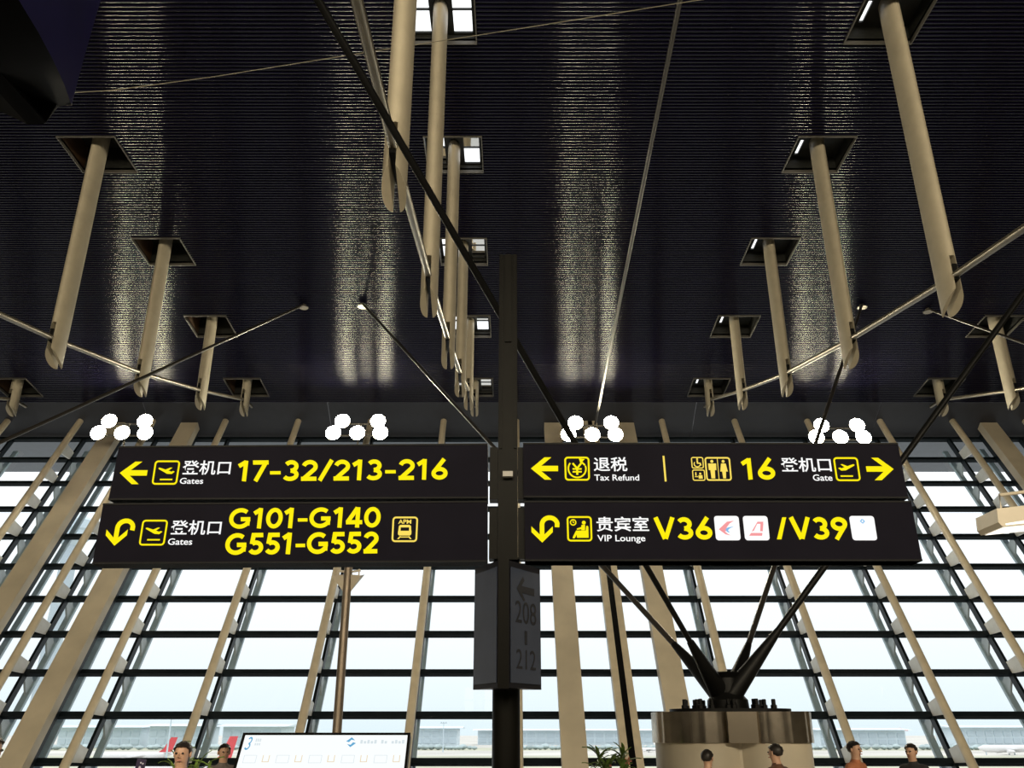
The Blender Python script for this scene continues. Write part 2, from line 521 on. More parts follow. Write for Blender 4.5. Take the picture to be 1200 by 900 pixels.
# ================================================================== COLUMN WITH STAY RODS
CX, CY = XM0 - 0.06, 13.2
ctop = pz(833, CY - 1.0)
col = empty('support_column', (CX, CY, 0))
tag(col, 'squat cream column with polished steel band and black bolted stay node', 'column')
def stadium(hw, r, n=18, cx=CX, cy=CY):
    pts = []
    for k in range(n + 1):
        a = -math.pi / 2 + math.pi * k / n
        pts.append((cx + hw + r * math.cos(a), cy + r * math.sin(a)))
    for k in range(n + 1):
        a = math.pi / 2 + math.pi * k / n
        pts.append((cx - hw + r * math.cos(a), cy + r * math.sin(a)))
    return pts
def lobes(r, hw, n=26):
    """two round lobes side by side, meeting in a shallow groove"""
    out = []
    th = math.acos(min(1, (hw - 0.02) / r)) if r > hw else 0
    for k in range(n + 1):
        a = -math.pi + th + (2 * math.pi - 2 * th) * k / n
        out.append((CX + hw + r * math.cos(a), CY + r * math.sin(a)))
    for k in range(n + 1):
        a = th + (2 * math.pi - 2 * th) * k / n
        out.append((CX - hw + r * math.cos(a), CY + r * math.sin(a)))
    return out
band_h = 0.40
body = lobes(0.62, 0.468)
MB().prism([(x, y, 0) for x, y in body], (0, 0, ctop - band_h)).build('column_shaft', COLW, col, smooth=30)
rngb = random.Random(3)
bandp = []
for (x, y) in lobes(0.645, 0.47, 70):
    k = rngb.uniform(-0.012, 0.012)
    v_ = Vector((x - CX, y - CY)).normalized()
    bandp.append((x + v_.x * k, y + v_.y * k))
MB().prism([(x, y, ctop - band_h) for x, y in bandp], (0, 0, band_h)).build('steel_band', STEEL, col, smooth=50)
MB().box((CX, CY - 0.62, ctop - band_h / 2), (0.40, 0.10, band_h * 0.99)).build('band_cover', mat('dull_steel_cover', (0.20, 0.17, 0.13), 0.35, 0.5), col)
fb = stadium(0.34, 0.52)
MB().prism([(x, y, ctop) for x, y in fb], (0, 0, 0.045)).build('flange', BLACK, col)
bolt_me = MB().lathe([(0.045, 0), (0.045, 0.05), (0.03, 0.055), (0.03, 0.12), (0.024, 0.13)], (0, 0, 0), 6).mesh('bolt', BLACK)
for k in range(10):
    a = 2 * math.pi * k / 10 + 0.15
    bx, by = CX + 0.66 * math.cos(a), CY + 0.40 * math.sin(a)
    link('bolt', bolt_me, col, (bx, by, ctop + 0.045))
    if math.sin(a) < 0.5:
        link('bolt', bolt_me, col, (CX + 0.50 * math.cos(a + .12), CY + 0.36 * math.sin(a + .12), ctop + 0.045))
hub = Vector((CX - 0.02, CY, ctop + 0.32))
MB().lathe([(0.30, 0.0), (0.29, 0.12), (0.20, 0.22), (0.19, 0.42), (0.24, 0.48), (0.22, 0.50)], (hub.x, CY, ctop + 0.045), 16).build('hub', BLACK, col)
hub0 = hub.copy()
anchors = {'e': Pceil(425, 356), 'j': Pceil(1010, 357)}
# near stays: their upper ends are on the roof above and behind the viewer
anchors['b'] = hub + (P(578, 340, 8.2) - hub) * 2.35
hdir = PX(1200, 335, 8.4) - hub
anchors['h'] = hub + hdir * 2.2
SD = {'e': 'far left', 'j': 'far right', 'b': 'near left', 'h': 'near right'}
for k_, A in anchors.items():
    hub = hub0 + Vector((-0.15 if k_ in 'eb' else 0.12, -0.08 if k_ in 'bh' else 0.08, 0))
    d = (A - hub).normalized()
    MB().tube(hub - d * 0.16, hub + d * 1.05, 0.155, 0.052, n=14).build('stay_socket', BLACK, col)
    while A.z > ceil_z(A.y) + 0.02: A = A - d * 0.05
    anchors[k_] = A
    r_ = {'e': 0.045, 'j': 0.045, 'b': 0.038, 'h': 0.048}[k_]
    o = MB().tube(hub + d * 1.0, A, r_, n=12).build('stay_rod', ROD if k_ in 'ej' else BLACK, origin=hub + d * 1.0)
    tag(o, 'dark stay rod from the column head to the %s ceiling' % SD[k_], 'rod', 'stay rods')
    if k_ in 'ej':
        MB().lathe([(0.16, 0.0), (0.16, 0.03), (0.07, 0.05), (0.07, 0.12)], (A.x, A.y, A.z - 0.12), 14).build('anchor', CHROME, o)
# stays that come from the neighbouring columns
for px_, py_, cx_, lab in ((356, 357, CX - 18.4, 'pale stay rod descending leftwards from its ceiling anchor'), (1087, 362, CX + 18.4, 'thin pale stay rod descending rightwards beside the right tubes')):
    A = Pceil(px_, py_)
    B = Vector((cx_, CY, ctop + 0.3))
    o = MB().tube(A, B, 0.045, n=12).build('stay_rod', ROD, origin=B)
    tag(o, lab, 'rod', 'stay rods')
    MB().lathe([(0.16, 0.0), (0.16, 0.03), (0.07, 0.05), (0.07, 0.12)], (A.x, A.y, A.z - 0.12), 14).build('anchor', CHROME, o)
A = P(697, 500, 33.2); B = P(797, 0, 12.0)
d = (B - A).normalized()
B2 = B + d * 3.0
o = MB().tube(A, B2, 0.05, n=12).build('long_tie_rod', mat('grey_rod', (0.075, 0.07, 0.062), 0.4, 0.4), origin=A)
tag(o, 'long grey tie rod running overhead to the right of the sign post', 'rod')
pts = [P(x, y, 12.0) for x, y in ((-160, 50), (-60, 82), (0, 98), (60, 110), (130, 106), (250, 90), (400, 66), (600, 35), (800, 3), (1000, -27))]
o = MB().path(pts, 0.008, 6).build('suspended_cable', mat('pale_cable', (0.22, 0.20, 0.15), 0.4, 0.3), origin=pts[0])
tag(o, 'thin pale cable strung across just below the ceiling', 'cable')

# ================================================================== FLOOD LAMP CLUSTERS
LD = 31.3
def lamp_head_mesh():
    m = MB()
    return m
aim = Vector((0, -1.0, 0.12)).normalized()
def flood_cluster(cx, cy, D, label, pole=False, behind=False, spots=None):
    base = P(cx, cy, D)
    root = empty('flood_lamp_cluster', base)
    tag(root, label, 'lamp', 'flood lamp clusters')
    a = aim if not behind else Vector((0, 0.75, 0.66)).normalized()
    k = (D / ray(cx, cy).y) / F_PX
    pts = []
    for (dx, dy) in ((-21, -8), (21, -8), (-30, 7), (-2, 7), (25, 7)):
        c = base + Vector((dx * k, 0, 0)) + Vector((0, 0.10 if dy < 0 else 0.0, -dy * k * 1.04))
        pts.append(c)
        h = MB().tube(c - a * 0.30, c - a * 0.02, 0.15, 0.30, n=20).build('lamp_head', LAMPH, root)
        MB().tube(c - a * 0.025, c - a * 0.005, 0.285, n=28).build('lens', LENS, h)
    bar = MB()
    bar.tube(pts[2] - a * 0.28, pts[4] - a * 0.28, 0.04).tube(pts[0] - a * 0.28, pts[1] - a * 0.28, 0.04)
    mid = (pts[2] + pts[4]) / 2 - a * 0.28; mt = (pts[0] + pts[1]) / 2 - a * 0.28
    bar.tube(mid, mt, 0.04)
    bar.build('mounting_bar', LAMPH, root)
    zz = mid.z - 1.2
    MB().path([mid, mid + Vector((0, 0.25, -0.8)), Vector((mid.x, wallY(zz) - 0.1, zz))], 0.05).build('bracket_arm', LAMPH, root)
    return root
flood_cluster(146, 500, LD, 'cluster of five lit flood lamps, leftmost above the sign')
flood_cluster(421, 500, LD, 'cluster of five lit flood lamps above the 213 on the left sign')
flood_cluster(696, 502, LD, 'cluster of five lit flood lamps right of the black sign post')
flood_cluster(986, 505, LD, 'cluster of five lit flood lamps above the right end of the sign')

# bronze pole with flared reflector flaps, its top behind the sign
PD = 24.0
pt = P(413, 600, PD)
pole = empty('reflector_pole', (pt.x, PD, 0))
tag(pole, 'slim bronze pole with flared cream reflector flaps below the left sign', 'lamp post')
MB().tube((pt.x, PD, 0), pt, 0.125, 0.11, n=18).build('shaft', BRASS, pole)
MB().lathe([(0.13, 0), (0.16, 0.05), (0.15, 0.16), (0.03, 0.2)], pt, 16).build('cap', BRASS, pole)
zf = pz(684, PD)
for s_ in (-1, 1):
    f_ = MB()
    A0 = Vector((pt.x + s_ * 0.10, PD, zf - 0.22))
    for b0, b1 in (((0.40, -0.25, 0.18), (0.10, -0.14, 0.22)), ((0.40, -0.25, 0.18), (0.44, 0.10, 0.26))):
        f_.prism([A0, Vector((pt.x + s_ * b0[0], PD + b0[1], zf + b0[2])), Vector((pt.x + s_ * b1[0], PD + b1[1], zf + b1[2]))], (0, 0.03, 0.01))
    f_.build('reflector_flap', CREAM, pole, smooth=None)
    MB().tube((pt.x + s_ * 0.06, PD, zf + 0.32), (pt.x + s_ * 0.34, PD, zf + 0.36), 0.03).tube((pt.x + s_ * 0.30, PD, zf + 0.20), (pt.x + s_ * 0.30, PD, zf + 0.40), 0.02).build('flap_arm', CREAM, pole)

# unseen fill lamps added behind the viewer to brighten tubes and posts
def rear_fill_cluster(X, Yb, z, label):
    root = empty('flood_lamp_cluster', (X, Yb, z))
    tag(root, label, 'lamp', 'added fill lamp clusters behind the viewer')
    a = Vector((0, 1.0, 0.02)).normalized()
    for (dx, dz) in ((-.5, .2), (.5, .2), (-.72, -.17), (-.05, -.17), (.6, -.17)):
        c = Vector((X + dx, Yb, z + dz))
        h = MB().tube(c - a * 0.30, c - a * 0.02, 0.12, 0.235, n=16).build('lamp_head', LAMPH, root)
        MB().tube(c - a * 0.025, c - a * 0.005, 0.215, n=16).build('lens', FILL_LENS, h)
    MB().tube((X, Yb - .25, 0), (X, Yb - .25, z), 0.125, 0.11, n=14).build('pole', BRASS, root)
    ld_ = bpy.data.lights.new('fill_light', 'SPOT')  # added fill spot, set in front of its fixture
    ld_.energy = FILL_W; ld_.color = FILL_COL; ld_.spot_size = R(110); ld_.spot_blend = 0.6; ld_.shadow_soft_size = 1.3
    lo_ = bpy.data.objects.new('fill_light', ld_)
    COL.objects.link(lo_)
    lo_.parent = root
    lo_.location = a * 1.5
    lo_.rotation_euler = a.to_track_quat('-Z', 'Y').to_euler()
for X, nm in ((-17.5, 'leftmost'), (-12.5, 'second from left'), (-7.5, 'third from left'), (-2.5, 'fourth from left'), (2.5, 'fourth from right'), (7.5, 'third from right'), (12.5, 'second from right'), (17.5, 'rightmost')):
    rear_fill_cluster(X, -9.0, 8.8, 'added fill lamp cluster on a bronze pole, unseen behind the viewer, ' + nm)

# ================================================================== WAYFINDING SIGN
SD_ = 7.0
XPOST = P(595, 590, SD_).x
sign = empty('wayfinding_sign', (XPOST, SD_ + 0.2, 0))
tag(sign, 'black post carrying four lit charcoal gate sign panels with yellow lettering', 'sign')
def S(x, y, off=0.0):
    return P(x, y, SD_ - off)
class Panel: pass
def make_panel(name, label, tl, tr, bl, br):
    """panel from four pixel corners on the plane Y = SD_"""
    pts = [S(*tl), S(*tr), S(*br), S(*bl)]
    m = MB().prism(pts, (0, 0.20, 0))
    o = m.build(name, [SIGNF], sign, smooth=None)
    # slim rim below and above
    e = MB()
    for a, b_ in ((0, 1), (3, 2)):
        A_, B_ = pts[a], pts[b_]
        dz = 0.014 if a == 0 else -0.014
        e.prism([A_ + Vector((0, -0.006, 0)), B_ + Vector((0, -0.006, 0)), B_ + Vector((0, -0.006, -dz)), A_ + Vector((0, -0.006, -dz))], (0, 0.21, 0))
    e.build('panel_rim', SIGNE, o, smooth=None)
    o['label'] = label
    return o
pUL = make_panel('sign_panel', 'upper left panel for gates 17-32 and 213-216', (139.5, 523), (571.5, 519.8), (127, 586), (571.5, 584))
pLL = make_panel('sign_panel', 'lower left panel for gates G101-G140 and G551-G552', (121, 590), (571, 587), (108, 661), (571, 658.5))
pUR = make_panel('sign_panel', 'upper right panel for tax refund, toilets and gate 16', (613, 519), (1052, 519), (613.5, 583), (1064.5, 584))
pLR = make_panel('sign_panel', 'lower right panel for VIP lounges V36 and V39', (614.5, 587), (1067.5, 587), (615.5, 657.5), (1081, 657.5))

def flat(panel, name, polys, m, off=0.004):
    """polys: list of polygons in pixels, printed on the panel face"""
    b = MB()
    for p in polys:
        vs = [S(x, y, off) for x, y in p]
        b.add(vs, [tuple(range(len(vs)))])
    me_o = b.build(name, m, panel, smooth=None)
    # faces must look at the viewer; long polygons are triangulated by hand
    bm = bmesh.new(); bm.from_mesh(me_o.data)
    bmesh.ops.triangulate(bm, faces=bm.faces)
    bm.to_mesh(me_o.data); bm.free()
    return me_o
def stroke(pts, wd, closed=False):
    """polyline in pixels -> list of quads with mitred joints"""
    n = len(pts); P_ = [Vector((p[0], p[1])) for p in pts]
    Lf, Rt = [], []
    for i in range(n):
        if closed: a, b_ = P_[i - 1], P_[(i + 1) % n]
        else: a, b_ = P_[max(i - 1, 0)], P_[min(i + 1, n - 1)]
        d1 = (P_[i] - a); d2 = (b_ - P_[i])
        d1 = d1.normalized() if d1.length > 1e-6 else d2.normalized()
        d2 = d2.normalized() if d2.length > 1e-6 else d1
        t = (d1 + d2).normalized(); nn = Vector((-t.y, t.x))
        sc = wd / 2 / max(0.45, nn.dot(Vector((-d1.y, d1.x))))
        Lf.append(P_[i] + nn * sc); Rt.append(P_[i] - nn * sc)
    q = []
    for i in range(n if closed else n - 1):
        j = (i + 1) % n
        q.append([tuple(Lf[i]), tuple(Lf[j]), tuple(Rt[j]), tuple(Rt[i])])
    return q
def rrect(cx, cy, w_, h_, r, skew=0.0, n=5):
    """rounded rectangle outline points in pixels; skew shifts x with y"""
    pts = []
    for (sx_, sy_, a0) in ((1, -1, -90), (1, 1, 0), (-1, 1, 90), (-1, -1, 180)):
        for k in range(n + 1):
            a = R(a0 + 90 * k / n)
            x = sx_ * (w_ / 2 - r) + r * math.cos(a); y = sy_ * (h_ / 2 - r) + r * math.sin(a)
            pts.append((cx + x + skew * y, cy + y))
    return pts
def circ(cx, cy, r, n=14, sk=0.0, a0=0, a1=360):
    return [(cx + r * math.cos(R(a0 + (a1 - a0) * k / n)) + sk * r * math.sin(R(a0 + (a1 - a0) * k / n)), cy + r * math.sin(R(a0 + (a1 - a0) * k / n))) for k in range(n + (0 if a1 - a0 == 360 else 1))]
def skew_at(x): return (x - 600) / (590 + 2050.0)
def loc(cx, cy, u, pts):
    """icon coordinates (-1..1) to pixels, sheared like a plumb panel"""
    sk = skew_at(cx)
    return [(cx + x * u + sk * y * u, cy + y * u) for x, y in pts]

_tc = {}
def text_mesh(body, weight):
    key = (body, weight)
    if key not in _tc:
        cu = bpy.data.curves.new('lettering', 'FONT')
        cu.body = body; cu.resolution_u = 4; cu.offset = weight; cu.fill_mode = 'FRONT'
        o = bpy.data.objects.new('lettering', cu)
        COL.objects.link(o)
        dg = bpy.context.evaluated_depsgraph_get()
        dg.update()
        me = bpy.data.meshes.new_from_object(o.evaluated_get(dg))
        vs = [v.co.copy() for v in me.vertices]; fs = [tuple(p.vertices) for p in me.polygons]
        bpy.data.objects.remove(o); bpy.data.curves.remove(cu); bpy.data.meshes.remove(me)
        _tc[key] = (vs, fs)
    return _tc[key]
def text(panel, body, x0, x1, ytop, ybase, m, weight=0.0, slope=0.0, off=0.004, name='lettering', proj=None):
    vs, fs = text_mesh(body, weight)
    mx0 = min(v.x for v in vs); mx1 = max(v.x for v in vs)
    my0 = min(v.y for v in vs); my1 = max(v.y for v in vs)
    if any(ch in body for ch in '/|') or any(ord(ch) < 128 and ch in 'gq' for ch in body):
        my0, my1 = -0.01 - weight, 0.69 + weight
    out = []
    for v in vs:
        tx = (v.x - mx0) / (mx1 - mx0); ty = (v.y - my0) / (my1 - my0)
        y = ybase + (ytop - ybase) * ty + slope * (tx - 0.5)
        xm = x0 + (x1 - x0) * tx
        x = xm + skew_at(xm) * (y - (ytop + ybase) / 2)
        out.append(proj(x, y) if proj else S(x, y, off))
    # every Chinese character is an object of its own
    cells = {}
    for f_ in fs:
        k = int(sum(vs[i].x for i in f_) / len(f_)) if ord(body[0]) > 255 else 0
        cells.setdefault(k, []).append(f_)
    for k in sorted(cells):
        idx = sorted({i for f_ in cells[k] for i in f_}); mp = {i: q_ for q_, i in enumerate(idx)}
        MB().add([out[i] for i in idx], [tuple(mp[i] for i in f_) for f_ in cells[k]]).build('character' if len(cells) > 1 else name, m, panel, smooth=None)

def arc(cx, cy, rx, ry, a0, a1, n=14):
    return [(cx + rx * math.cos(R(a0 + (a1 - a0) * k / n)), cy + ry * math.sin(R(a0 + (a1 - a0) * k / n))) for k in range(n + 1)]
GL = {
 '0': (.70, [arc(.35, .5, .245, .405, 0, 360, 24)]),
 '1': (.52, [[(.06, .735), (.30, .93)], [(.30, 1), (.30, 0)]]),
 '2': (.66, [arc(.32, .68, .215, .225, 168, -32, 14) + [(.12, .075)], [(.05, .095), (.60, .095)]]),
 '3': (.64, [arc(.29, .70, .195, .205, 150, -90, 14), arc(.29, .295, .225, .20, 90, -152, 14)]),
 '4': (.70, [[(.44, .97), (.08, .27)], [(.02, .265), (.66, .265)], [(.47, 1), (.47, 0)]]),
 '5': (.66, [[(.13, .905), (.56, .905)], [(.185, .99), (.145, .49)], arc(.30, .325, .225, .23, 128, -150, 16)]),
 '6': (.68, [arc(.33, .305, .215, .21, 0, 360, 22), [(.485, 1.0), (.155, .42)]]),
 '7': (.62, [[(.03, .905), (.59, .905)], [(.51, .95), (.19, 0)]]),
 '9': (.68, [arc(.34, .695, .215, .21, 0, 360, 22), [(.185, 0.0), (.515, .58)]]),
 'G': (.92, [arc(.45, .5, .36, .405, 48, 322, 22), [(.47, .46), (.845, .46)], [(.755, .50), (.755, .15)]]),
 'V': (.80, [[(.10, 1), (.39, .03)], [(.70, 1), (.41, .03)]]),
 '-': (.50, [[(.06, .40), (.44, .40)]]),
 '/': (.50, [[(.06, 0), (.44, 1)]]),
}
def big(panel, body, x0, x1, ytop, ybase, slope=0.0):
    """bold sign numerals drawn as strokes"""
    tot = sum(GL[c][0] for c in body) - 0.08
    polys = []; cx_ = -0.03
    hgt = ybase - ytop
    for ch in body:
        wd, st_ = GL[ch]
        polys = []
        for line in st_:
            pp = []
            for (gx, gy) in line:
                tx = (cx_ + gx) / tot
                y = ybase - hgt * gy + slope * (tx - .5)
                xm = x0 + (x1 - x0) * tx
                pp.append((xm + skew_at(xm) * (y - (ytop + ybase) / 2), y))
            closed = len(line) > 18 and math.hypot(line[0][0] - line[-1][0], line[0][1] - line[-1][1]) < 1e-4
            if closed: pp = pp[:-1]
            polys += stroke(pp, hgt * (.203 if ch != '-' else .16), closed)
        cx_ += wd
        flat(panel, 'letter', polys, YEL)

def arrow_left(panel, tipx, cy, endx, flip=1):
    u = abs(endx - tipx) / 32.2
    base = [(0, 0), (16.2, -13.2), (24.4, -13.2), (12.4, -3.2), (32.2, -3.2), (32.2, 3.2), (12.4, 3.2), (24.4, 13.2), (16.2, 13.2)]
    pts = [(tipx + flip * x * u, cy + y * u) for x, y in base]
    c = skew_at((tipx + endx) / 2)
    pts = [(x + c * (y - cy), y) for x, y in pts]
    # convex pieces
    i = pts
    flat(panel, 'arrow', [[i[0], i[1], i[2], i[3]], [i[0], i[3], i[6]], [i[3], i[4], i[5], i[6]], [i[0], i[6], i[7], i[8]]], YEL)
def uturn(panel, tipx, tipy):
    c = skew_at(tipx)
    def f_(p): return [(tipx + x + c * y, tipy + y) for x, y in p]
    polys = [f_([(-12.4, -19), (0, -6.8), (0, 0), (-12.4, -12.2)]), f_([(12.6, -19), (12.6, -12.2), (0, 0), (0, -6.8)])]
    arc = [(0, -4.5), (0, -21)]
    for k in range(1, 11):
        a = R(180 + 170 * k / 10)
        arc.append((9 + 9 * math.cos(a), -21 + 8.2 * math.sin(a)))
    arc.append((17.6, -18.0))
    polys += stroke(f_(arc), 5.4)
    flat(panel, 'u_turn_arrow', polys, YEL)
def frame_icon(panel, cx, cy, w_, h_, art, m=YEL, name='icon', wd=2.0, rad=3.2):
    polys = stroke(rrect(cx, cy, w_ - wd, h_ - wd, rad, skew_at(cx)), wd, True)
    polys += art
    flat(panel, name, polys, m)
def plane_art(cx, cy, u, mir=1):
    # aircraft climbing, then the ground line
    def f_(p): return loc(cx, cy, u, [(mir * x, y) for x, y in p])
    return [f_([(-.62, -.02), (-.50, .12), (-.1, .10), (.62, -.28), (.70, -.36), (.60, -.42), (.40, -.36)]),
            f_([(-.72, -.08), (-.55, -.14), (-.30, .05), (-.5, .12)]),
            f_([(-.48, -.40), (-.32, -.42), (.16, -.22), (-.10, -.10)]),
            f_([(-.62, .52), (.42, .52), (.42, .64), (-.62, .64)])]
# --- upper left
arrow_left(pUL, 140.3, 554.2, 172.5)
frame_icon(pUL, 194.5, 553.8, 29.8, 28.4, plane_art(194.5, 553.8, 14, -1))
text(pUL, '登机口', 214.0, 270.5, 539.6, 556.4, WHT, 0.012)
text(pUL, 'Gates', 210.8, 238.2, 560, 567, WHT, 0.012)
big(pUL, '17-32/213-216', 278.5, 525, 538.8, 563.0, slope=-2.2)
# --- lower left
uturn(pLL, 134.0, 639.5)
frame_icon(pLL, 179.8, 624.2, 30.2, 30.2, plane_art(179.8, 624.2, 14.4, -1))
text(pLL, '登机口', 200.2, 259.4, 609.6, 626.8, WHT, 0.012)
text(pLL, 'Gates', 196.9, 225.4, 630.9, 638.5, WHT, 0.012)
big(pLL, 'G101-G140', 269.3, 445.3, 594.9, 618.8, slope=-1.6)
big(pLL, 'G551-G552', 265.0, 443.0, 624.0, 649.3, slope=-2.0)
ax, ay = 474.4, 620.3
def A(p): return loc(ax, ay, 14.5, p)
art = [A([(-.48, -.28), (-.36, -.36), (.36, -.36), (.48, -.28), (.50, -.16), (-.50, -.16)]),
       A([(-.50, -.16), (-.34, -.16), (-.34, .12), (-.52, .12)]), A([(.34, -.16), (.50, -.16), (.52, .12), (.34, .12)]),
       A([(-.54, .12), (.54, .12), (.54, .40), (.44, .50), (-.44, .50), (-.54, .40)]),
       A([(-.34, .58), (.34, .58), (.40, .66), (-.40, .66)]), A([(-.58, .78), (-.40, .56), (-.30, .56), (-.44, .78)]), A([(.58, .78), (.44, .78), (.30, .56), (.40, .56)])]
frame_icon(pLL, ax, ay, 30, 29.8, art, YEL2)
text(pLL, 'APM', ax - 7.6, ax + 7.6, 608.8, 613.8, YEL2, 0.02)
# --- upper right
arrow_left(pUR, 622.1, 549.0, 654.0)
cx, cy = 676.3, 549.2
def A(p): return loc(cx, cy, 14, p)
ring = [(.74 * math.cos(R(a)), .74 * math.sin(R(a))) for a in range(-20, 226, 15)]
art = stroke(A(ring), 1.8) + [A([(.16, -.86), (.66, -.80), (.30, -.44)]), A([(.42, -.62), (.72, -.34), (.62, -.24), (.34, -.50)])]
art += stroke(A([(-.36, -.46), (0, -.02), (.36, -.46)]), 2.2) + stroke(A([(0, -.02), (0, .52)]), 2.4) + stroke(A([(-.38, .02), (.38, .02)]), 1.8) + stroke(A([(-.38, .26), (.38, .26)]), 1.8)
frame_icon(pUR, cx, cy, 29.4, 28, art)
text(pUR, '退税', 695.6, 735, 535.6, 552.4, WHT, 0.012)
text(pUR, 'Tax Refund', 696.4, 749, 556, 563.2, WHT, 0.012)
flat(pUR, 'divider', [[(776.4, 534.2), (778.6, 534.2), (781.2, 564.2), (779, 564.2)]], YEL2)
cx, cy = 817.3, 542.3
def A(p): return loc(cx, cy, 6.6, p)
art = [A(circ(0.0, -.66, .17, 8)), A([(-.16, -.45), (.12, -.45), (.14, -.02), (.56, -.02), (.72, .46), (.50, .50), (.36, .18), (-.10, .18)])] + stroke(A([(.55 * math.cos(R(a)) - .06, .50 * math.sin(R(a)) + .22) for a in range(20, 226, 20)]), 1.2)
frame_icon(pUR, cx, cy, 14.4, 13.6, art, YEL2, 'wheelchair_icon', 1.2, 1.8)
cx, cy = 818.9, 556.8
def A(p): return loc(cx, cy, 6.6, p)
art = [A(circ(.28, -.26, .2, 8)), A([(-.05, 0), (.62, 0), (.66, .62), (-.05, .62)]), A([(-.72, .2), (-.12, .2), (-.12, .34), (-.72, .34)]), A([(-.62, -.5), (-.40, -.5), (-.40, .1), (-.62, .1)])]
frame_icon(pUR, cx, cy, 15, 13.2, art, YEL2, 'baby_care_icon', 1.2, 1.8)
cx, cy = 841.6, 549.5
def A(p): return loc(cx, cy, 13.8, p)
art = [A([(-.03, -.88), (.03, -.88), (.03, .88), (-.03, .88)])]
for ox, wom in ((-.48, 0), (.48, 1)):
    art.append(A(circ(ox, -.64, .13, 10)))
    if wom:
        art += [A([(ox - .2, -.46), (ox + .2, -.46), (ox + .32, .22), (ox - .32, .22)]), A([(ox - .16, .22), (ox + .16, .22), (ox + .12, .80), (ox - .12, .80)])]
    else:
        art += [A([(ox - .34, -.46), (ox + .34, -.46), (ox + .32, .10), (ox - .32, .10)]), A([(ox - .19, .10), (ox + .19, .10), (ox + .16, .80), (ox - .16, .80)])]
frame_icon(pUR, cx, cy, 30, 27.8, art, YEL2, 'toilet_icon', 1.8, 2.6)
big(pUR, '16', 868.8, 908.4, 537, 562)
text(pUR, '登机口', 915, 974, 536.2, 553, WHT, 0.012)
text(pUR, 'Gate', 952.6, 975.4, 556, 563.4, WHT, 0.012)
frame_icon(pUR, 992.5, 549.8, 29, 28, plane_art(992.5, 549.8, 14, 1))
arrow_left(pUR, 1047.3, 549.6, 1015.2, -1)
# --- lower right
uturn(pLR, 635.4, 635.8)
cx, cy = 679.1, 619.7
def A(p): return loc(cx, cy, 14.5, p)
art = stroke(A(circ(-.50, -.52, .22, 14)), 1.3, True) + stroke(A([(-.50, -.66), (-.50, -.50), (-.40, -.50)]), 0.9)
art += [A(circ(.36, -.50, .16, 10)), A([(.16, -.30), (.46, -.34), (.44, .12), (.14, .12)]), A([(-.22, -.02), (.2, -.16), (.2, .02), (-.20, .08)]),
        A([(-.28, .14), (.50, .14), (.54, -.20), (.62, -.26), (.72, -.18), (.72, .72), (-.22, .72)]), A([(-.28, .14), (-.12, .24), (-.40, .76), (-.58, .76), (-.54, .62)])]
frame_icon(pLR, cx, cy, 29.4, 29.6, art)
text(pLR, '贵宾室', 699, 760.4, 605.4, 622.8, WHT, 0.012)
text(pLR, 'VIP Lounge', 700, 756.2, 626.8, 634.4, WHT, 0.012)
big(pLR, 'V36', 766.6, 834.6, 606.2, 632.2)
big(pLR, 'V39', 926, 993.4, 606, 632.2)
flat(pLR, 'slash', [[(916.6, 606.2), (921.4, 606.2), (915.8, 632), (910.5, 632)]], YEL)
PINK = mat('pale_red_logo', (1.0, 0.36, 0.38), 0.5, emit=0.9, var=0.0)
PBLU = mat('pale_blue_logo', (0.22, 0.55, 0.92), 0.5, emit=0.9, var=0.0)
for cx, kind in ((852.3, 0), (886.2, 1), (1011.6, 2)):
    cy = 618.9
    tile = flat(pLR, 'logo_tile', [rrect(cx, cy, 29, 28.6, 3.4, skew_at(cx))], WHT)
    def A(p): return loc(cx, cy, 14, p)
    if kind == 0:
        flat(pLR, 'logo', [A([(-.72, .10), (-.40, -.18), (-.02, .20), (-.30, .30)]), A([(-.40, -.18), (.02, -.54), (.62, -.62), (.24, -.40), (.0, -.12), (-.12, .10)]), A([(-.72, .10), (-.30, .20), (.0, .48), (.24, .62), (-.20, .52)])], PINK, 0.006)
        flat(pLR, 'logo', [A([(-.22, .14), (.0, -.04), (.6, -.16), (.2, .02), (.02, .20)]), A([(-.22, .14), (-.02, .12), (.20, .38), (.0, .34)])], PBLU, 0.006)
    elif kind == 1:
        flat(pLR, 'logo', [A([(.16, -.54), (.66, -.54), (.60, -.36), (.12, -.36), (-.22, .22), (-.42, .30)]), A([(.40, -.40), (.64, -.40), (.52, .26), (.30, .26)]), A([(-.48, .40), (-.66, .64), (.42, .64), (.48, .40)])], PINK, 0.006)
    else:
        flat(pLR, 'logo', [A([(-.20, -.58), (.02, -.80), (.02, -.66), (-.08, -.58), (.02, -.48), (.02, -.36)]), A([(.24, -.58), (.04, -.36), (.04, -.48), (.12, -.58), (.04, -.66), (.04, -.80)])], PBLU, 0.006)
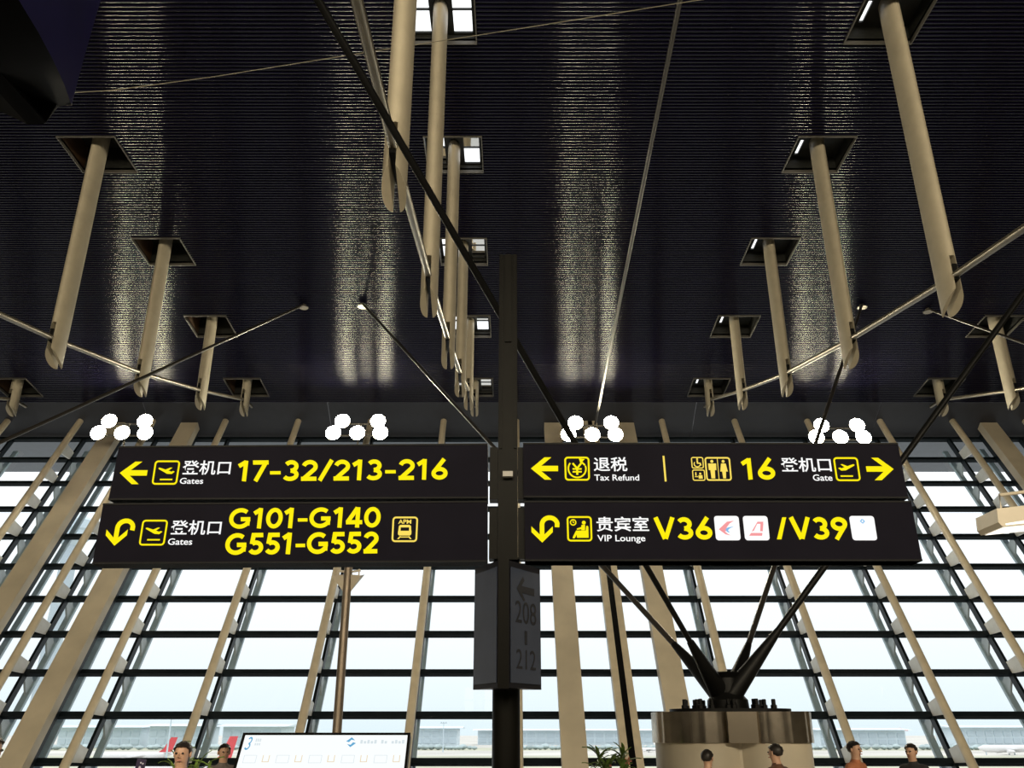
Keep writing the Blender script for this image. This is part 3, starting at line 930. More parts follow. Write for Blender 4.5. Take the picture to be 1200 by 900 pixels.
# --- the post
def post_px(x): return P(x, 590, SD_).x
pw = 0.165
zpt = pz(310, SD_ + 0.2)
pm = MB()
pm.box((XPOST, SD_ + 0.12, (zpt + pz(655, SD_)) / 2), (pw, 0.20, zpt - pz(655, SD_)))
for s_ in (-1, 1):
    pm.box((XPOST + s_ * 0.062, SD_ + 0.02, (zpt + pz(525, SD_)) / 2), (0.022, 0.03, zpt - pz(525, SD_)))
pm.box((XPOST, SD_ + 0.012, (pz(400, SD_) + zpt) / 2 + 0.0), (0.055, 0.016, zpt - pz(400, SD_)))
pm.build('post_upper', POSTB, sign)
zcut = pz(528, SD_)
for s_ in (-1, 1):
    MB().box((XPOST + s_ * 0.119, SD_ + 0.10, (pz(523, SD_) + pz(584, SD_)) / 2), (0.068, 0.14, pz(523, SD_) - pz(584, SD_))).build('panel_bracket', POSTB, sign)
    MB().box((XPOST + s_ * 0.119, SD_ + 0.10, (pz(594, SD_) + pz(654, SD_)) / 2), (0.068, 0.14, pz(594, SD_) - pz(654, SD_))).build('panel_bracket', POSTB, sign)
MB().box((XPOST + 0.0, SD_ - 0.01, pz(556.5, SD_)), (0.085, 0.06, 0.045)).build('sensor', mat('sensor_grey', (0.25, 0.24, 0.22), 0.4), sign)
MB().tube((XPOST - 0.01, SD_ + 0.16, 0), (XPOST - 0.01, SD_ + 0.16, pz(650, SD_)), 0.108, n=24).build('post_lower', POSTB, sign)
MB().lathe([(0.26, 0), (0.26, 0.02), (0.12, 0.03)], (XPOST, SD_ + 0.16, 0), 24).build('post_base', POSTB, sign)
# --- wedge shaped side sign below
FY = SD_ - 0.26
zt0 = pz(656, FY); zb0 = pz(805.5, FY)
fx = P(590, 730, FY).x
Lc = P(555.5, 735, SD_ + 0.14); Rc = P(633.5, 735, SD_ + 0.14)
wedge = MB().prism([(fx - 0.03, FY, zb0), (fx + 0.03, FY, zb0), (Rc.x, Rc.y, zb0), (Lc.x, Lc.y, zb0)], (0, 0, zt0 - zb0)).build('wedge_sign', mat('wedge_charcoal', (0.012, 0.012, 0.016), 0.35, spec=0.2), sign, smooth=None)
MB().prism([(fx - 0.042, FY - 0.012, zb0 - 0.008), (fx + 0.042, FY - 0.012, zb0 - 0.008), (fx + 0.042, FY + 0.05, zb0 - 0.008), (fx - 0.042, FY + 0.05, zb0 - 0.008)], (0, 0, zt0 - zb0 + 0.012)).build('corner_strip', POSTB, wedge, smooth=None)
GLF = mat('reflection_grey_glass_face', (0.045, 0.055, 0.085), 0.25, spec=0.6)  # bluish grey in the base colour stands in for hall reflections
RELF = mat('glossy_unlit_lettering', (0.020, 0.022, 0.030), 0.2, spec=0.6)
for s_, C in ((-1, Lc), (1, Rc)):
    a = Vector((fx + s_ * 0.034, FY + 0.004, 0)); b_ = Vector((C.x, C.y, 0))
    dv = (b_ - a); nn = Vector((dv.y, -dv.x, 0)).normalized() * (1 if s_ > 0 else -1)
    if nn.y > 0: nn = -nn
    a2 = a + dv * 0.06 + nn * 0.004; b2 = a + dv * 0.95 + nn * 0.004
    zz0, zz1 = zb0 + 0.035, zt0 - 0.05
    MB().prism([(a2.x, a2.y, zz0), (b2.x, b2.y, zz0), (b2.x, b2.y, zz1), (a2.x, a2.y, zz1)], nn * 0.006).build('glass_face', GLF, wedge, smooth=None)
    if s_ > 0:
        def PR(x, y, a2=a2, b2=b2, nn=nn):
            tx = (x - 598) / (632 - 598); ty = (y - 668) / (800 - 668)
            p = a2 + (b2 - a2) * tx + nn * 0.009
            return Vector((p.x, p.y, zz1 + (zz0 - zz1) * ty))
        def tw(body, x0, x1, y0, y1):
            vs, fs = text_mesh(body, 0.0)
            mx0 = min(v.x for v in vs); mx1 = max(v.x for v in vs); my0 = min(v.y for v in vs); my1 = max(v.y for v in vs)
            MB().add([PR(x0 + (x1 - x0) * (v.x - mx0) / (mx1 - mx0), y1 + (y0 - y1) * (v.y - my0) / (my1 - my0)) for v in vs], fs).build('lettering', RELF, wedge, smooth=None)
        tw('208', 602.5, 627, 706, 732)
        tw('|', 613, 616, 740, 756)
        tw('212', 603.5, 626, 762, 784)
        MB().add([PR(*p) for p in ((604, 692), (611.5, 676), (613, 681), (609.5, 688), (625, 688), (625, 697), (610, 696), (614, 704), (612, 706))], [(0, 1, 2, 3), (0, 3, 6), (3, 4, 5, 6), (0, 6, 7, 8)]).build('arrow', RELF, wedge, smooth=None)

# ================================================================== HANGING NAVY PANEL, top left
hp = empty('hanging_panel', P(64, 123, 6.2))
tag(hp, 'dark navy tapered panel box hanging in the upper left corner', 'panel')
tipL, tipR = P(45, 124, 6.0), P(84, 124, 6.0)
tipB = P(84, 122, 6.25)
edge = [P(x, y, d) for x, y, d in ((84, 124, 6.0), (75, 98, 5.6), (62, 70, 5.2), (45, 38, 4.85), (22, 0, 4.5), (-10, -45, 4.2), (-60, -110, 3.9))]
back = [P(x, y, d) for x, y, d in ((84.5, 122, 6.25), (91, 95, 6.25), (98, 70, 6.25), (107, 38, 6.25), (118, 0, 6.25), (131, -45, 6.25), (150, -110, 6.25))]
left = [P(x, y, d) for x, y, d in ((45, 124, 6.0), (20, 103, 5.6), (0, 85, 5.2), (-40, 52, 4.85), (-90, 12, 4.5), (-160, -45, 4.2), (-260, -110, 3.9))]
n = len(edge)
MB().add(edge + back, [(i, i + 1, n + i + 1, n + i) for i in range(n - 1)]).build('side_face', NAVY, hp)
um = MB()
lb = [p + Vector((0.0, 0.01 + 0.33 * i, 0.03 + 0.02 * i)) for i, p in enumerate(left)]
um.add(edge + left, [(i, i + 1, n + i + 1, n + i) for i in range(n - 1)])
um.add(left + lb, [(i, i + 1, n + i + 1, n + i) for i in range(n - 1)])
um.add(lb + back, [(i, i + 1, n + i + 1, n + i) for i in range(n - 1)])
um.add([edge[0], left[0], lb[0], back[0]], [(0, 1, 2, 3)])
um.add([edge[-1], left[-1], lb[-1], back[-1]], [(0, 1, 2, 3)])
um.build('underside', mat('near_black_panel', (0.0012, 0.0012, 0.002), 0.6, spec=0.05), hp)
MB().tube(P(78, 122.6, 5.98), P(84, 122.6, 5.98), 0.008).build('edge_clip', FRAMEG, hp)
topc = (back[-1] + lb[-1]) / 2
hgr = MB()
for q_ in (back[-1], lb[-1]):
    hgr.tube(q_ - Vector((0, 0, .05)), (q_.x, q_.y, ceil_z(q_.y) + .06), 0.015, n=6)
hgr.build('hanger_rods', BLACK, hp)

# ================================================================== LAMP AT THE RIGHT EDGE
LDp = 10.0
lc = P(1205, 600, LDp)
lamp = empty('arm_lamp', (P(1290, 600, LDp).x, LDp, 0))
tag(lamp, 'cream wedge shaped lamp with glowing underside at the right edge', 'lamp')
hw = [P(1168, 596, LDp), P(1170, 612, LDp), P(1175, 617, LDp), P(1240, 611, LDp), P(1240, 588, LDp)]
MB().prism(hw, (0, 0.5, 0)).build('housing', CREAM, lamp, smooth=None)
bz = [p + Vector((0, 0.03, -0.004)) for p in (hw[2], hw[3])]
b2 = MB().add([hw[2] + Vector((0.04, -0.002, 0.015)), hw[3] + Vector((-0.04, -0.002, 0.015)), hw[3] + Vector((-0.04, -0.002, 0.065)), hw[2] + Vector((0.04, -0.002, 0.035))], [(0, 1, 2, 3)])
b2.add([hw[2] + Vector((0.03, 0.03, -0.004)), hw[3] + Vector((-0.03, 0.03, -0.004)), hw[3] + Vector((-0.03, 0.47, -0.004)), hw[2] + Vector((0.03, 0.47, -0.004))], [(0, 1, 2, 3)])
b2.build('diffuser', mat('lit_diffuser', (1.0, 0.95, 0.82), 0.5, emit=1.6, var=0.0), lamp, smooth=None)
arm = [P(1187, 595, LDp) + Vector((0, .25, 0)), P(1184, 574, LDp) + Vector((0, .25, 0)), P(1292, 560, LDp) + Vector((0, .25, 0))]
MB().path(arm, 0.022, 8).build('arm', CREAM, lamp)
xp = P(1290, 560, LDp)
MB().tube((xp.x, LDp + .25, 0), (xp.x, LDp + .25, xp.z + 0.3), 0.05, n=14).build('pole', BRASS, lamp)

# ================================================================== INFORMATION DISPLAY
DY = 9.0
disp = empty('information_display', (P(378, 880, DY).x, DY - 0.4, 0))
tag(disp, 'large tilted white information screen in a thin black frame', 'display')
tl, tr = P(285, 858.5, DY), P(481, 858.5, DY)
tilt = Vector((0, -math.cos(R(57)), -math.sin(R(57))))   # down along the screen
nrm = Vector((0, -math.sin(R(57)), math.cos(R(57))))
SH = 0.95
SW = (tr - tl).x
def DP(u, v, off=0.0): return tl + Vector((u * SW, 0, 0)) + tilt * (v * SH) + nrm * off
MB().prism([DP(0, 0), DP(1, 0), DP(1, 1), DP(0, 1)], nrm * -0.09).build('case', BLACK, disp, smooth=None)
SCR = mat('lit_white_screen', (0.95, 0.99, 1.0), 0.4, emit=0.99, var=0.0)
scr = MB().add([DP(.018, .03, .002), DP(.985, .03, .002), DP(.985, .97, .002), DP(.018, .97, .002)], [(0, 1, 2, 3)]).build('screen', SCR, disp, smooth=None)
DB = mat('screen_blue', (0.16, 0.52, 0.86), 0.5, emit=0.75, var=0.0)
DG = mat('screen_pale_grey', (0.80, 0.90, 0.95), 0.5, emit=0.84, var=0.0)
DO = mat('screen_pale_orange', (0.98, 0.78, 0.46), 0.5, emit=0.8, var=0.0)
nb = MB()
for line in GL['3'][1]:
    for qd in stroke([(x * 100, y * 100) for x, y in line], 12):
        nb.add([DP(0.028 + 0.055 * x / 100 + 0.014 * y / 100, 0.20 - 0.155 * y / 100, .004) for x, y in qd], [(0, 1, 2, 3)])
nb.build('numeral', DB, scr, smooth=None)
def dquad(m, u0, v0, u1, v1): m.add([DP(u0, v0, .004), DP(u1, v0, .004), DP(u1, v1, .004), DP(u0, v1, .004)], [(0, 1, 2, 3)])
m = MB()
for k in range(3):
    dquad(m, .088 + .012 * k, .07, .096 + .012 * k, .105); dquad(m, .088 + .012 * k, .12, .096 + .012 * k, .145)
for k in range(13):
    if k not in (5, 8): dquad(m, .71 + .0205 * k, .085 + .012 * (k % 2), .724 + .0205 * k, .125)
m.build('small_print', DG, scr, smooth=None)
m = MB()
for s_ in (-1, 1):
    m.add([DP(.655 + s_ * x, .11 + s_ * y, .004) for x, y in ((-.03, -.01), (.0, -.055), (.022, -.02), (.0, -.028), (-.012, .0))], [(0, 1, 2, 3, 4)])
m.build('logo', DB, scr, smooth=None)
mb_, mo_ = MB(), MB()
def outline(m, u0, v0, u1, v1, t_, top=True):
    if top: dquad(m, u0, v0, u1, v0 + t_ * 1.6)
    dquad(m, u0, v1 - t_ * 1.6, u1, v1); dquad(m, u0, v0, u0 + t_, v1); dquad(m, u1 - t_, v0, u1, v1)
for r_ in range(3):
    v0 = .25 + .2 * r_
    for k in range(5):
        mb_ = MB(); outline(mb_, .045 + .19 * k, v0, .12 + .19 * k, v0 + .085, .003)
        mb_.build('map_outline', DG, scr, smooth=None)
        mo_ = MB(); outline(mo_, .155 + .19 * k, v0, .195 + .19 * k, v0 + .075, .004, False)
        mo_.build('map_mark', DO, scr, smooth=None)
ft = DP(.5, .75, -0.09)
MB().box((ft.x, ft.y + 0.12, ft.z / 2), (0.5, 0.16, ft.z)).build('stand', BLACK, disp)
MB().box((ft.x, ft.y + 0.12, 0.015), (0.9, 0.6, 0.03)).build('foot_plate', BLACK, disp)
# ================================================================== PEOPLE
def person(x, ytop, D, shirt, trousers, label, face=0.0, hair='short', pose='stand', group=None):
    """standing figure; ytop is the pixel of the crown of the head"""
    H = P(x, ytop, D).z
    u = H / 1.70
    sh = mat('cloth_' + str(shirt), shirt, 0.8, var=0.15, scale=12)
    tr_ = mat('cloth_' + str(trousers), trousers, 0.8, var=0.15, scale=12)
    shoe = mat('dark_shoe_leather', (0.03, 0.025, 0.02), 0.5)
    V, Ed, Rd = [], [], []
    def v(p, r, par=None):
        V.append(Vector(p) * u); Rd.append((r[0] * u, r[1] * u) if isinstance(r, tuple) else (r * u, r * u))
        if par is not None: Ed.append((par, len(V) - 1))
        return len(V) - 1
    pel = v((0, 0, .93), (.15, .11))
    wa = v((0, .01, 1.08), (.135, .10), pel)
    ch = v((0, .01, 1.28), (.155, .11), wa)
    nb = v((0, .015, 1.42), (.075, .065), ch)
    nk = v((0, .005, 1.475), (.052, .052), nb)
    jw = v((0, -.012, 1.535), (.066, .072), nk)
    hd = v((0, .0, 1.60), (.076, .092), jw)
    cr = v((0, .01, 1.66), (.058, .072), hd)
    for s_ in (-1, 1):
        sh_ = v((s_ * .175, .015, 1.385), .062, ch)
        if pose == 'phone' and s_ < 0:
            el_ = v((s_ * .26, -.10, 1.22), .044, sh_)
            wr = v((s_ * .24, -.30, 1.33), .030, el_)
            hn = v((s_ * .24, -.33, 1.385), (.036, .02), wr)
        else:
            el_ = v((s_ * .235, .02, 1.11), .043, sh_)
            wr = v((s_ * .245, -.05, .88), .030, el_)
            hn = v((s_ * .245, -.07, .81), (.022, .036), wr)
        for k, (fx_, ln) in enumerate(((-.024, .06), (-.008, .075), (.008, .07), (.024, .055))):
            if pose == 'phone' and s_ < 0:
                a_ = v((s_ * .24 + fx_, -.345, 1.385 + ln * .6), .009, hn); v((s_ * .24 + fx_, -.335, 1.385 + ln), .008, a_)
            else:
                a_ = v((s_ * .245, -.07 + fx_, .81 - ln * .7), .010, hn); v((s_ * .24, -.075 + fx_, .81 - ln * 1.3), .008, a_)
        v((s_ * (.205 if pose == 'phone' and s_ < 0 else .235), -.34 if pose == 'phone' and s_ < 0 else -.115, 1.39 if pose == 'phone' and s_ < 0 else .80), .010, hn)
        hp_ = v((s_ * .09, 0, .86), .095, pel)
        kn = v((s_ * .10, -.01, .48), .062, hp_)
        an = v((s_ * .10, .02, .09), .042, kn)
        v((s_ * .105, -.06, .045), (.045, .04), an)
        v((s_ * .11, -.15, .035), (.040, .03), len(V) - 1)
    me = bpy.data.meshes.new('body')
    me.from_pydata(V, Ed, [])
    o = bpy.data.objects.new('body', me)
    COL.objects.link(o)
    o.modifiers.new('skin', 'SKIN')
    for i, sv in enumerate(me.skin_vertices[0].data):
        sv.radius = Rd[i]; sv.use_root = (i == 0)
    o.modifiers.new('sub', 'SUBSURF').levels = 2
    dg = bpy.context.evaluated_depsgraph_get(); dg.update()
    em = bpy.data.meshes.new_from_object(o.evaluated_get(dg))
    bpy.data.objects.remove(o)
    for m_ in (SKIN, sh, tr_, shoe): em.materials.append(m_)
    for p_ in em.polygons:
        c = p_.center / u
        if c.z > 1.455: i = 0
        elif c.z < .085: i = 3
        elif c.z < .98 and abs(c.x) < .2: i = 2
        elif (abs(c.x) > .2 and c.z < .90) or (pose == 'phone' and c.x < -.17 and c.y < -.26): i = 0
        else: i = 1
        p_.material_index = i; p_.use_smooth = True
    base = P(x, ytop, D); base.z = 0
    root = empty('person', base)
    root.rotation_euler = (0, 0, face)
    tag(root, label, 'person', group)
    b = bpy.data.objects.new('body', em); COL.objects.link(b); b.parent = root
    # hair cap
    hm = MB()
    N, K = 18, 9
    low = 1.575 if hair == 'short' else 1.43
    vs = []
    for k in range(K + 1):
        ph = math.pi / 2 * k / K * 1.55
        for i in range(N):
            a = 2 * math.pi * i / N
            j_ = .004 * math.sin(7 * a + 3 * k) + .003 * math.sin(13 * a)
            rx, ry, rz = .082 + j_, .100 + j_, .082 + j_
            x_ = rx * math.sin(ph) * math.cos(a); y_ = ry * math.sin(ph) * math.sin(a); z_ = rz * math.cos(ph)
            front = max(0, -math.sin(a))
            z_ = z_ if front < .3 else max(z_, .030 * front + .01)
            if hair == 'long' and k == K: z_ -= .14 * max(0, math.sin(a) * .5 + .5) if front < .5 else 0
            vs.append(Vector((x_, y_ + .008, 1.605 + z_)) * u)
    hm.add(vs, [(k * N + i, k * N + (i + 1) % N, (k + 1) * N + (i + 1) % N, (k + 1) * N + i) for k in range(K) for i in range(N)])
    h = bpy.data.objects.new('hair', hm.mesh('hair', HAIR, smooth=80)); COL.objects.link(h); h.parent = root
    # face
    eye = MB(); 
    for s_ in (-1, 1):
        e_ = MB().lathe([(.002, -.008), (.010, -.004), (.012, 0), (.010, .004), (.002, .008)], (s_ * .030 * u, -.080 * u, 1.585 * u), 8)
        eo = bpy.data.objects.new('eye', e_.mesh('eye', HAIR, smooth=80)); COL.objects.link(eo); eo.parent = root
        r_ = MB().lathe([(.004, -.026), (.009, -.018), (.011, .0), (.009, .018), (.004, .026)], (s_ * .074 * u, .005 * u, 1.575 * u), 8)
        eo = bpy.data.objects.new('ear', r_.mesh('ear', SKIN, smooth=80)); COL.objects.link(eo); eo.parent = root
    ns = MB().add([Vector(q_) * u for q_ in ((0, -.085, 1.592), (-.016, -.088, 1.548), (.016, -.088, 1.548), (0, -.112, 1.552))], [(0, 1, 3), (0, 3, 2), (1, 2, 3), (0, 2, 1)])
    eo = bpy.data.objects.new('nose', ns.mesh('nose', SKIN, smooth=80)); COL.objects.link(eo); eo.parent = root
    mo = MB().box(Vector((0, -.083, 1.523)) * u, (.045 * u, .012, .010))
    eo = bpy.data.objects.new('mouth', mo.mesh('mouth', mat('lips', (0.42, 0.17, 0.14), 0.5))); COL.objects.link(eo); eo.parent = root
    return root, u
p1, u1 = person(216, 867, 8.2, (0.10, 0.07, 0.05), (0.03, 0.03, 0.05), 'person in brown holding up a dark phone beside the plant', face=0.0, hair='long', pose='phone')
person(264, 870, 11.2, (0.13, 0.11, 0.10), (0.05, 0.05, 0.06), 'person just left of the white information screen', face=0.5)
person(828, 877, 11.0, (0.03, 0.03, 0.035), (0.03, 0.03, 0.04), 'dark haired person before the left half of the cream column', face=2.6)
person(907, 870, 10.8, (0.10, 0.045, 0.025), (0.03, 0.03, 0.04), 'dark haired person before the right half of the cream column', face=-2.4, hair='short')
person(1000, 867, 11.6, (0.36, 0.13, 0.06), (0.06, 0.06, 0.08), 'person in a rust orange top right of the cream column', face=0.7)
person(1066, 870, 11.8, (0.02, 0.02, 0.022), (0.02, 0.02, 0.025), 'person in black, rightmost by the glass wall', face=-0.9)
person(-8, 858, 6.2, (0.04, 0.04, 0.05), (0.03, 0.03, 0.04), 'person in dark clothes cut by the left picture edge', face=1.2)
def phone(c, tilt_, label):
    root = empty('phone', c)
    tag(root, label, 'phone', 'dark phones')
    M = Matrix.Rotation(tilt_, 3, 'Y')
    MB().box(c, (.078, .010, .155), M).build('case', mat('dark_purple_phone', (0.030, 0.022, 0.055), 0.3), root)
    b = MB()
    for dx, dz in ((.018, .045), (.0, .05)):
        b.tube(Vector(c) + M @ Vector((dx, -.008, dz)), Vector(c) + M @ Vector((dx, -.004, dz)), .007, n=10)
    b.tube(Vector(c) + M @ Vector((0, -.0065, .012)), Vector(c) + M @ Vector((0, -.004, .012)), .012, n=12)
    b.build('camera_lenses', mat('phone_mark', (0.5, 0.5, 0.6), 0.4), root)
    return root
hx = WO[p1] + Vector((-.24 * u1, -.335 * u1, 1.46 * u1))
phone((hx.x, hx.y - 0.02, hx.z), 0.12, 'dark purple phone held up by the person beside the plant')

# ================================================================== PLANTS
def leaf_mesh(L_, w_, name='leaf'):
    m = MB(); pts = []
    n = 6
    for k in range(n + 1):
        t = k / n
        ww = w_ * math.sin(math.pi * min(1, t * .93 + .05)) ** 0.8
        z = L_ * (t * 0.75 - 0.55 * t * t); x = L_ * t * 0.9
        pts += [(x, -ww / 2, z + .01), (x, 0, z), (x, ww / 2, z + .01)]
    fs = []
    for k in range(n):
        fs += [(3 * k, 3 * k + 1, 3 * k + 4, 3 * k + 3), (3 * k + 1, 3 * k + 2, 3 * k + 5, 3 * k + 4)]
    m.add(pts, fs)
    return m.mesh(name, LEAF, smooth=60)
leafA = leaf_mesh(0.26, 0.055); leafB = leaf_mesh(0.36, 0.04)
def plant(x, ytop, D, lm, n, label, flowers=0):
    top = P(x, ytop, D)
    base = Vector((top.x, top.y, 0))
    root = empty('potted_plant', base)
    tag(root, label, 'plant')
    MB().lathe([(0.20, 0), (0.24, 0.25), (0.27, 0.55), (0.25, 0.55), (0.22, 0.50)], base, 20).build('pot', mat('grey_planter', (0.30, 0.29, 0.27), 0.6), root)
    rng = random.Random(int(x))
    st = MB()
    heads = []
    for k in range(5):
        a = 2 * math.pi * k / 5 + .4
        e = Vector((base.x + .17 * math.cos(a), base.y + .17 * math.sin(a), top.z - 0.16 - rng.random() * .16))
        st.path([base + Vector((0, 0, .5)), base + Vector((.08 * math.cos(a), .08 * math.sin(a), .95)), e], [.012, .009, .006], 6)
        heads.append(e)
    st.build('stem', mat('stem_green', (0.14, 0.20, 0.05), 0.6), root)
    for k in range(n):
        e = heads[k % 5]
        o = link('leaf', lm, root, e - Vector((0, 0, rng.random() * .25)))
        o.rotation_euler = (rng.uniform(-.2, .2), rng.uniform(-.9, .2), rng.uniform(0, 6.28))
        s_ = rng.uniform(.7, 1.1); o.scale = (s_, s_, s_)
    for k in range(flowers):
        c = heads[k % 5] + Vector((rng.uniform(-.06, .16), -.12, rng.uniform(-.12, .0)))
        f_ = MB()
        for q_ in range(5):
            a = 2 * math.pi * q_ / 5
            f_.add([c, c + Vector((.035 * math.cos(a - .4), -.012, .035 * math.sin(a - .4))), c + Vector((.055 * math.cos(a), -.02, .055 * math.sin(a))), c + Vector((.035 * math.cos(a + .4), -.012, .035 * math.sin(a + .4)))], [(0, 1, 2, 3)])
        f_.build('flower', mat('coral_pink_petal', (0.75, 0.25, 0.20), 0.6), root, smooth=None)
plant(716, 867, 12.0, leafA, 95, 'leafy green potted plant with small coral flowers by the black duct', 4)
plant(228, 864, 9.35, leafB, 22, 'sparse green potted plant behind the person with the phone')

# ================================================================== OUTSIDE
GZ = -12.35
g = MB().box((0, 2000, GZ - 0.5), (7000, 3940, 1.0))
g_o = g.build('ground', None or mat('pale_apron_concrete', (0.50, 0.49, 0.45), 0.8, var=0.14, scale=0.012))
tag(g_o, 'pale concrete apron and taxiways outside', 'ground', kind='structure')
HAZE = mat('haze_paled_cladding', (0.62, 0.72, 0.77), 0.7, var=0.06, scale=0.05)  # distance haze painted in as a pale colour, no haze volume
HAZE2 = mat('haze_paled_dark_parts', (0.52, 0.62, 0.68), 0.7)  # windows, cab and masts, lightened in colour to suggest haze
GRASS = mat('dry_grass', (0.42, 0.43, 0.33), 0.9, var=0.15, scale=0.02)
for i, (y0, d0, d1) in enumerate(((0, 330, 420), (0, 520, 600), (0, 760, 900))):
    o = MB().box((0, (d0 + d1) / 2, GZ + 0.03), (2600, d1 - d0, 0.06)).build('grass_strip', GRASS)
    tag(o, ['dry grass strip nearest to the terminal', 'dry grass strip between the taxiways', 'dry grass strip before the far terminal'][i], 'grass', kind='structure')
def terminal(x0, x1, ytop, D, label, bays=10, step=None):
    a = P(x0, ytop, D); b_ = P(x1, ytop, D)
    root = empty('terminal_building', ((a.x + b_.x) / 2, D, GZ))
    tag(root, label, 'building', 'buildings across the airfield')
    h = a.z - GZ
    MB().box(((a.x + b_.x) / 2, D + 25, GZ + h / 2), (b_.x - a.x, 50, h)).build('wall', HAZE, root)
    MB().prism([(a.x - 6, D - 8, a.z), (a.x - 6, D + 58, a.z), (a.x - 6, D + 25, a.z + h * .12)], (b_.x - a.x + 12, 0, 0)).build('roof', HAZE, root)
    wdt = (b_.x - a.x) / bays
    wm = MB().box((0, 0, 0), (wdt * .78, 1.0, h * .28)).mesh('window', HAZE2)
    for k in range(bays):
        for r_ in (0.30, 0.68):
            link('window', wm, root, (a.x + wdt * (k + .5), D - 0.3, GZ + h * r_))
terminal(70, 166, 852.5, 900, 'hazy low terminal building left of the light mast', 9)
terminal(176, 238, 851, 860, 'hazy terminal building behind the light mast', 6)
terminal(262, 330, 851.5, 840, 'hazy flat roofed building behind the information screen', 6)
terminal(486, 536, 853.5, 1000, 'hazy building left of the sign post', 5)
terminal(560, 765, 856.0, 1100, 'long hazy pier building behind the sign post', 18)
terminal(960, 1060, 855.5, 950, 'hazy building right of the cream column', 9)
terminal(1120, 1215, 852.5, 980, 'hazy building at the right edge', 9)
# tree line along the far edge of the airfield
TRE = mat('haze_paled_tree_green', (0.36, 0.44, 0.45), 0.9, var=0.2, scale=0.1)  # green greyed and lightened to paint in the haze
def treeline(x0, x1, D, h, seed):
    rng = random.Random(seed); m = MB()
    X = P(x0, 865, D).x; X1 = P(x1, 865, D).x
    while X < X1:
        r_ = rng.uniform(.7, 1.2) * h
        m.lathe([(.05 * r_, 0), (.75 * r_, .25 * r_), (.9 * r_, .55 * r_), (.5 * r_, .9 * r_), (.06 * r_, 1.02 * r_)], (X, D + rng.uniform(-8, 8), GZ), 6)
        X += r_ * rng.uniform(.8, 1.5)
    return m
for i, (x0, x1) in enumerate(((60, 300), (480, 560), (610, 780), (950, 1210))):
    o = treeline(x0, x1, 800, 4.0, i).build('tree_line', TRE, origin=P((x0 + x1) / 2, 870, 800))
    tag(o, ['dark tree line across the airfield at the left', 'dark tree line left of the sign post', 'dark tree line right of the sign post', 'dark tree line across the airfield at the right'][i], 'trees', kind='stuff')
# control tower
tw_D = 330.0
tb = P(44, 845, tw_D); tt = P(97, 640, tw_D)
root = empty('control_tower', (tb.x, tw_D, GZ))
tag(root, 'pale slender control tower seen through the left panes', 'tower')
TWM = mat('haze_paled_tower', (0.42, 0.50, 0.55), 0.7)  # haze over the tower is part of this pale blue grey
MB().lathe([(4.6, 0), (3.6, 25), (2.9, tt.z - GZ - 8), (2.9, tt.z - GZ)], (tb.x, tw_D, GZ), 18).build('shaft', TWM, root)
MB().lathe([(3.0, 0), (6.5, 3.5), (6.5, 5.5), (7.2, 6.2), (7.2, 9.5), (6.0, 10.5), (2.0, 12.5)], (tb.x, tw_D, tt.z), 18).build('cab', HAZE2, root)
# light masts and cranes
def mast(x, ytop, D, label):
    t = P(x, ytop, D); b_ = Vector((t.x, D, GZ))
    root = empty('light_mast', b_)
    tag(root, label, 'mast', 'apron light masts')
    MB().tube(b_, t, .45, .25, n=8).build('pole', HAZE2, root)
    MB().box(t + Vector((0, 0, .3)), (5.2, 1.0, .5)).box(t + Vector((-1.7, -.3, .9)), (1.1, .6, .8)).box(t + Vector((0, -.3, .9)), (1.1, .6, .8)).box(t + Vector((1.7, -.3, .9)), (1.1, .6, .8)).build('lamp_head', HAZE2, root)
mast(201, 842, 380, 'tall apron light mast seen left of the information screen')
mast(520, 848, 700, 'thin apron light mast left of the sign post')
def crane(x, ytop, D, jib, label):
    t = P(x, ytop, D); b_ = Vector((t.x, D, GZ))
    root = empty('tower_crane', b_)
    tag(root, label, 'crane', 'far tower cranes')
    CRM = mat('haze_paled_crane_red', (0.62, 0.32, 0.28), 0.7)  # red faded in the colour itself for distance haze
    MB().box((t.x, D, (t.z + GZ) / 2), (1.6, 1.6, t.z - GZ)).build('tower', CRM, root)
    MB().tube(t + Vector((-jib * .3, 0, -3)), t + Vector((jib, 0, -2.4)), .7, n=4).build('jib', CRM, root)
    MB().tube(t, t + Vector((jib * .7, 0, -2.5)), .25, n=4).tube(t, t + Vector((-jib * .28, 0, -3)), .25, n=4).build('tie', CRM, root)
crane(1027, 856, 1200, 20, 'left one of the two small far cranes')
crane(1055, 853, 1250, -34, 'right one of the two small far cranes')
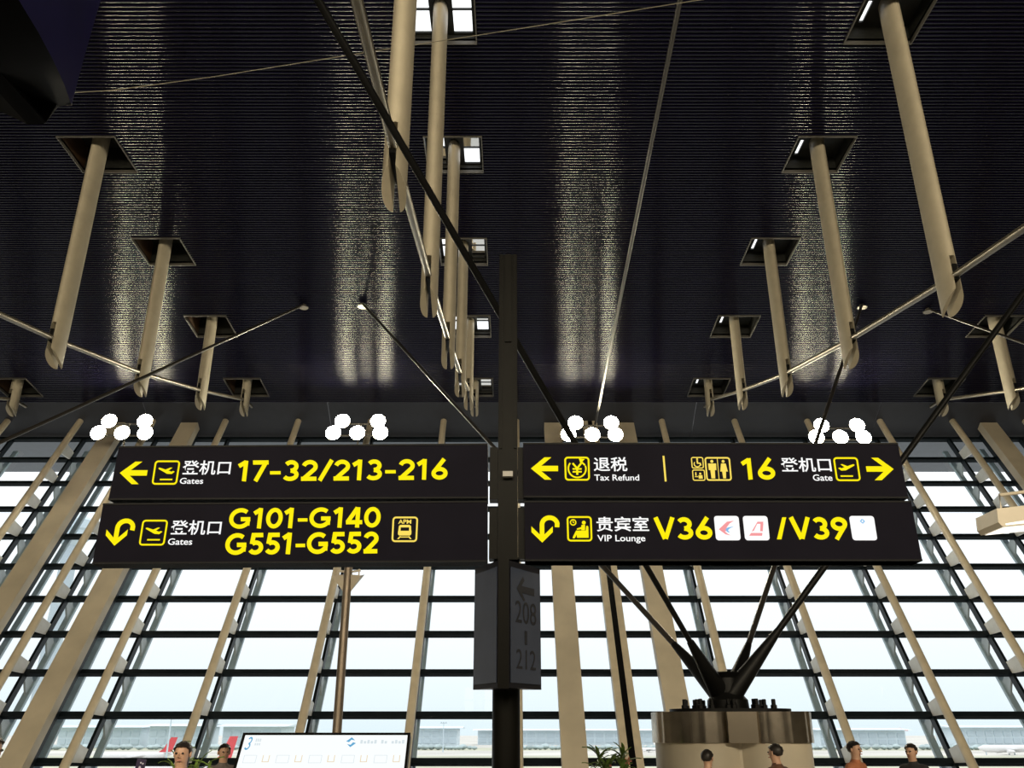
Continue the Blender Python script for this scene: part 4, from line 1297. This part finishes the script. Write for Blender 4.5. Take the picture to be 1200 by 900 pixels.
# aircraft
WHITE = mat('aircraft_white', (0.72, 0.72, 0.72), 0.35)
REDP = mat('aircraft_red', (0.62, 0.07, 0.08), 0.4)
def aircraft(x, ytop, D, rz, body_m, tail_m, label, s_=1.0):
    """ytop: pixel of the top of the fin"""
    t = P(x, ytop, D)
    root = empty('aircraft', (t.x, D, GZ))
    tag(root, label, 'aircraft', 'parked aircraft')
    def b(m, name, mm):
        me = m.mesh(name, mm, smooth=45)
        o = bpy.data.objects.new(name, me); COL.objects.link(o); o.parent = root
    prof_ = [(-18.5, .1, 3.9), (-17.5, .9, 3.6), (-15, 1.7, 3.5), (-11, 2.0, 3.4), (8, 2.0, 3.4), (14, 1.4, 3.9), (18, .5, 4.5), (19, .1, 4.6)]
    N = 14; vs = []
    for (xx, r_, zc) in prof_:
        for k in range(N):
            a = 2 * math.pi * k / N
            vs.append((xx, r_ * math.cos(a), zc + r_ * math.sin(a)))
    fs = [(i * N + k, i * N + (k + 1) % N, (i + 1) * N + (k + 1) % N, (i + 1) * N + k) for i in range(len(prof_) - 1) for k in range(N)]
    fm = MB(); fm.add(vs, fs); b(fm, 'fuselage', body_m)
    b(MB().prism([(10.8, -.2, 4.9), (17.6, -.2, 4.9), (19.8, -.2, 12.2), (16.6, -.2, 12.2), (13.6, -.2, 6.8)], (0, .4, 0)), 'tail_fin', tail_m)
    for q_ in (-1, 1):
        b(MB().prism([(-3.5, q_ * 1.6, 2.6), (4, q_ * 1.6, 2.6), (8.5, q_ * 17, 4.0), (6.8, q_ * 17, 4.0)], (0, 0, .35)), 'wing', WHITE)
        b(MB().prism([(14, q_ * .8, 4.8), (17.5, q_ * .8, 4.8), (19, q_ * 6, 5.3), (17.6, q_ * 6, 5.3)], (0, 0, .2)), 'tailplane', WHITE)
        b(MB().tube((-4.6, q_ * 5.8, 1.9), (-.6, q_ * 5.8, 1.9), 1.1, .8, n=12), 'engine', body_m)
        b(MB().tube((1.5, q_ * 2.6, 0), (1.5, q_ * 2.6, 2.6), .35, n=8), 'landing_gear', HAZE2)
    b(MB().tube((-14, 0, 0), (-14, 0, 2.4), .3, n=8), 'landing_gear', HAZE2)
    root.rotation_euler = (0, 0, rz)
    k = (t.z - GZ) / 12.2 * s_
    root.scale = (k, k, k)
aircraft(160, 864, 450, R(12), WHITE, REDP, 'white aircraft with a red fin below the left terminal building')
aircraft(222, 863, 300, R(60), WHITE, REDP, 'aircraft with a red fin right beside the information screen')
aircraft(758, 869, 700, R(-15), WHITE, REDP, 'tiny far aircraft with a red fin left of the cream column')
aircraft(930, 864, 290, R(60), WHITE, REDP, 'aircraft with a red fin just right of the cream column')
aircraft(1178, 858, 620, R(5), WHITE, WHITE, 'all white parked aircraft at the far right')
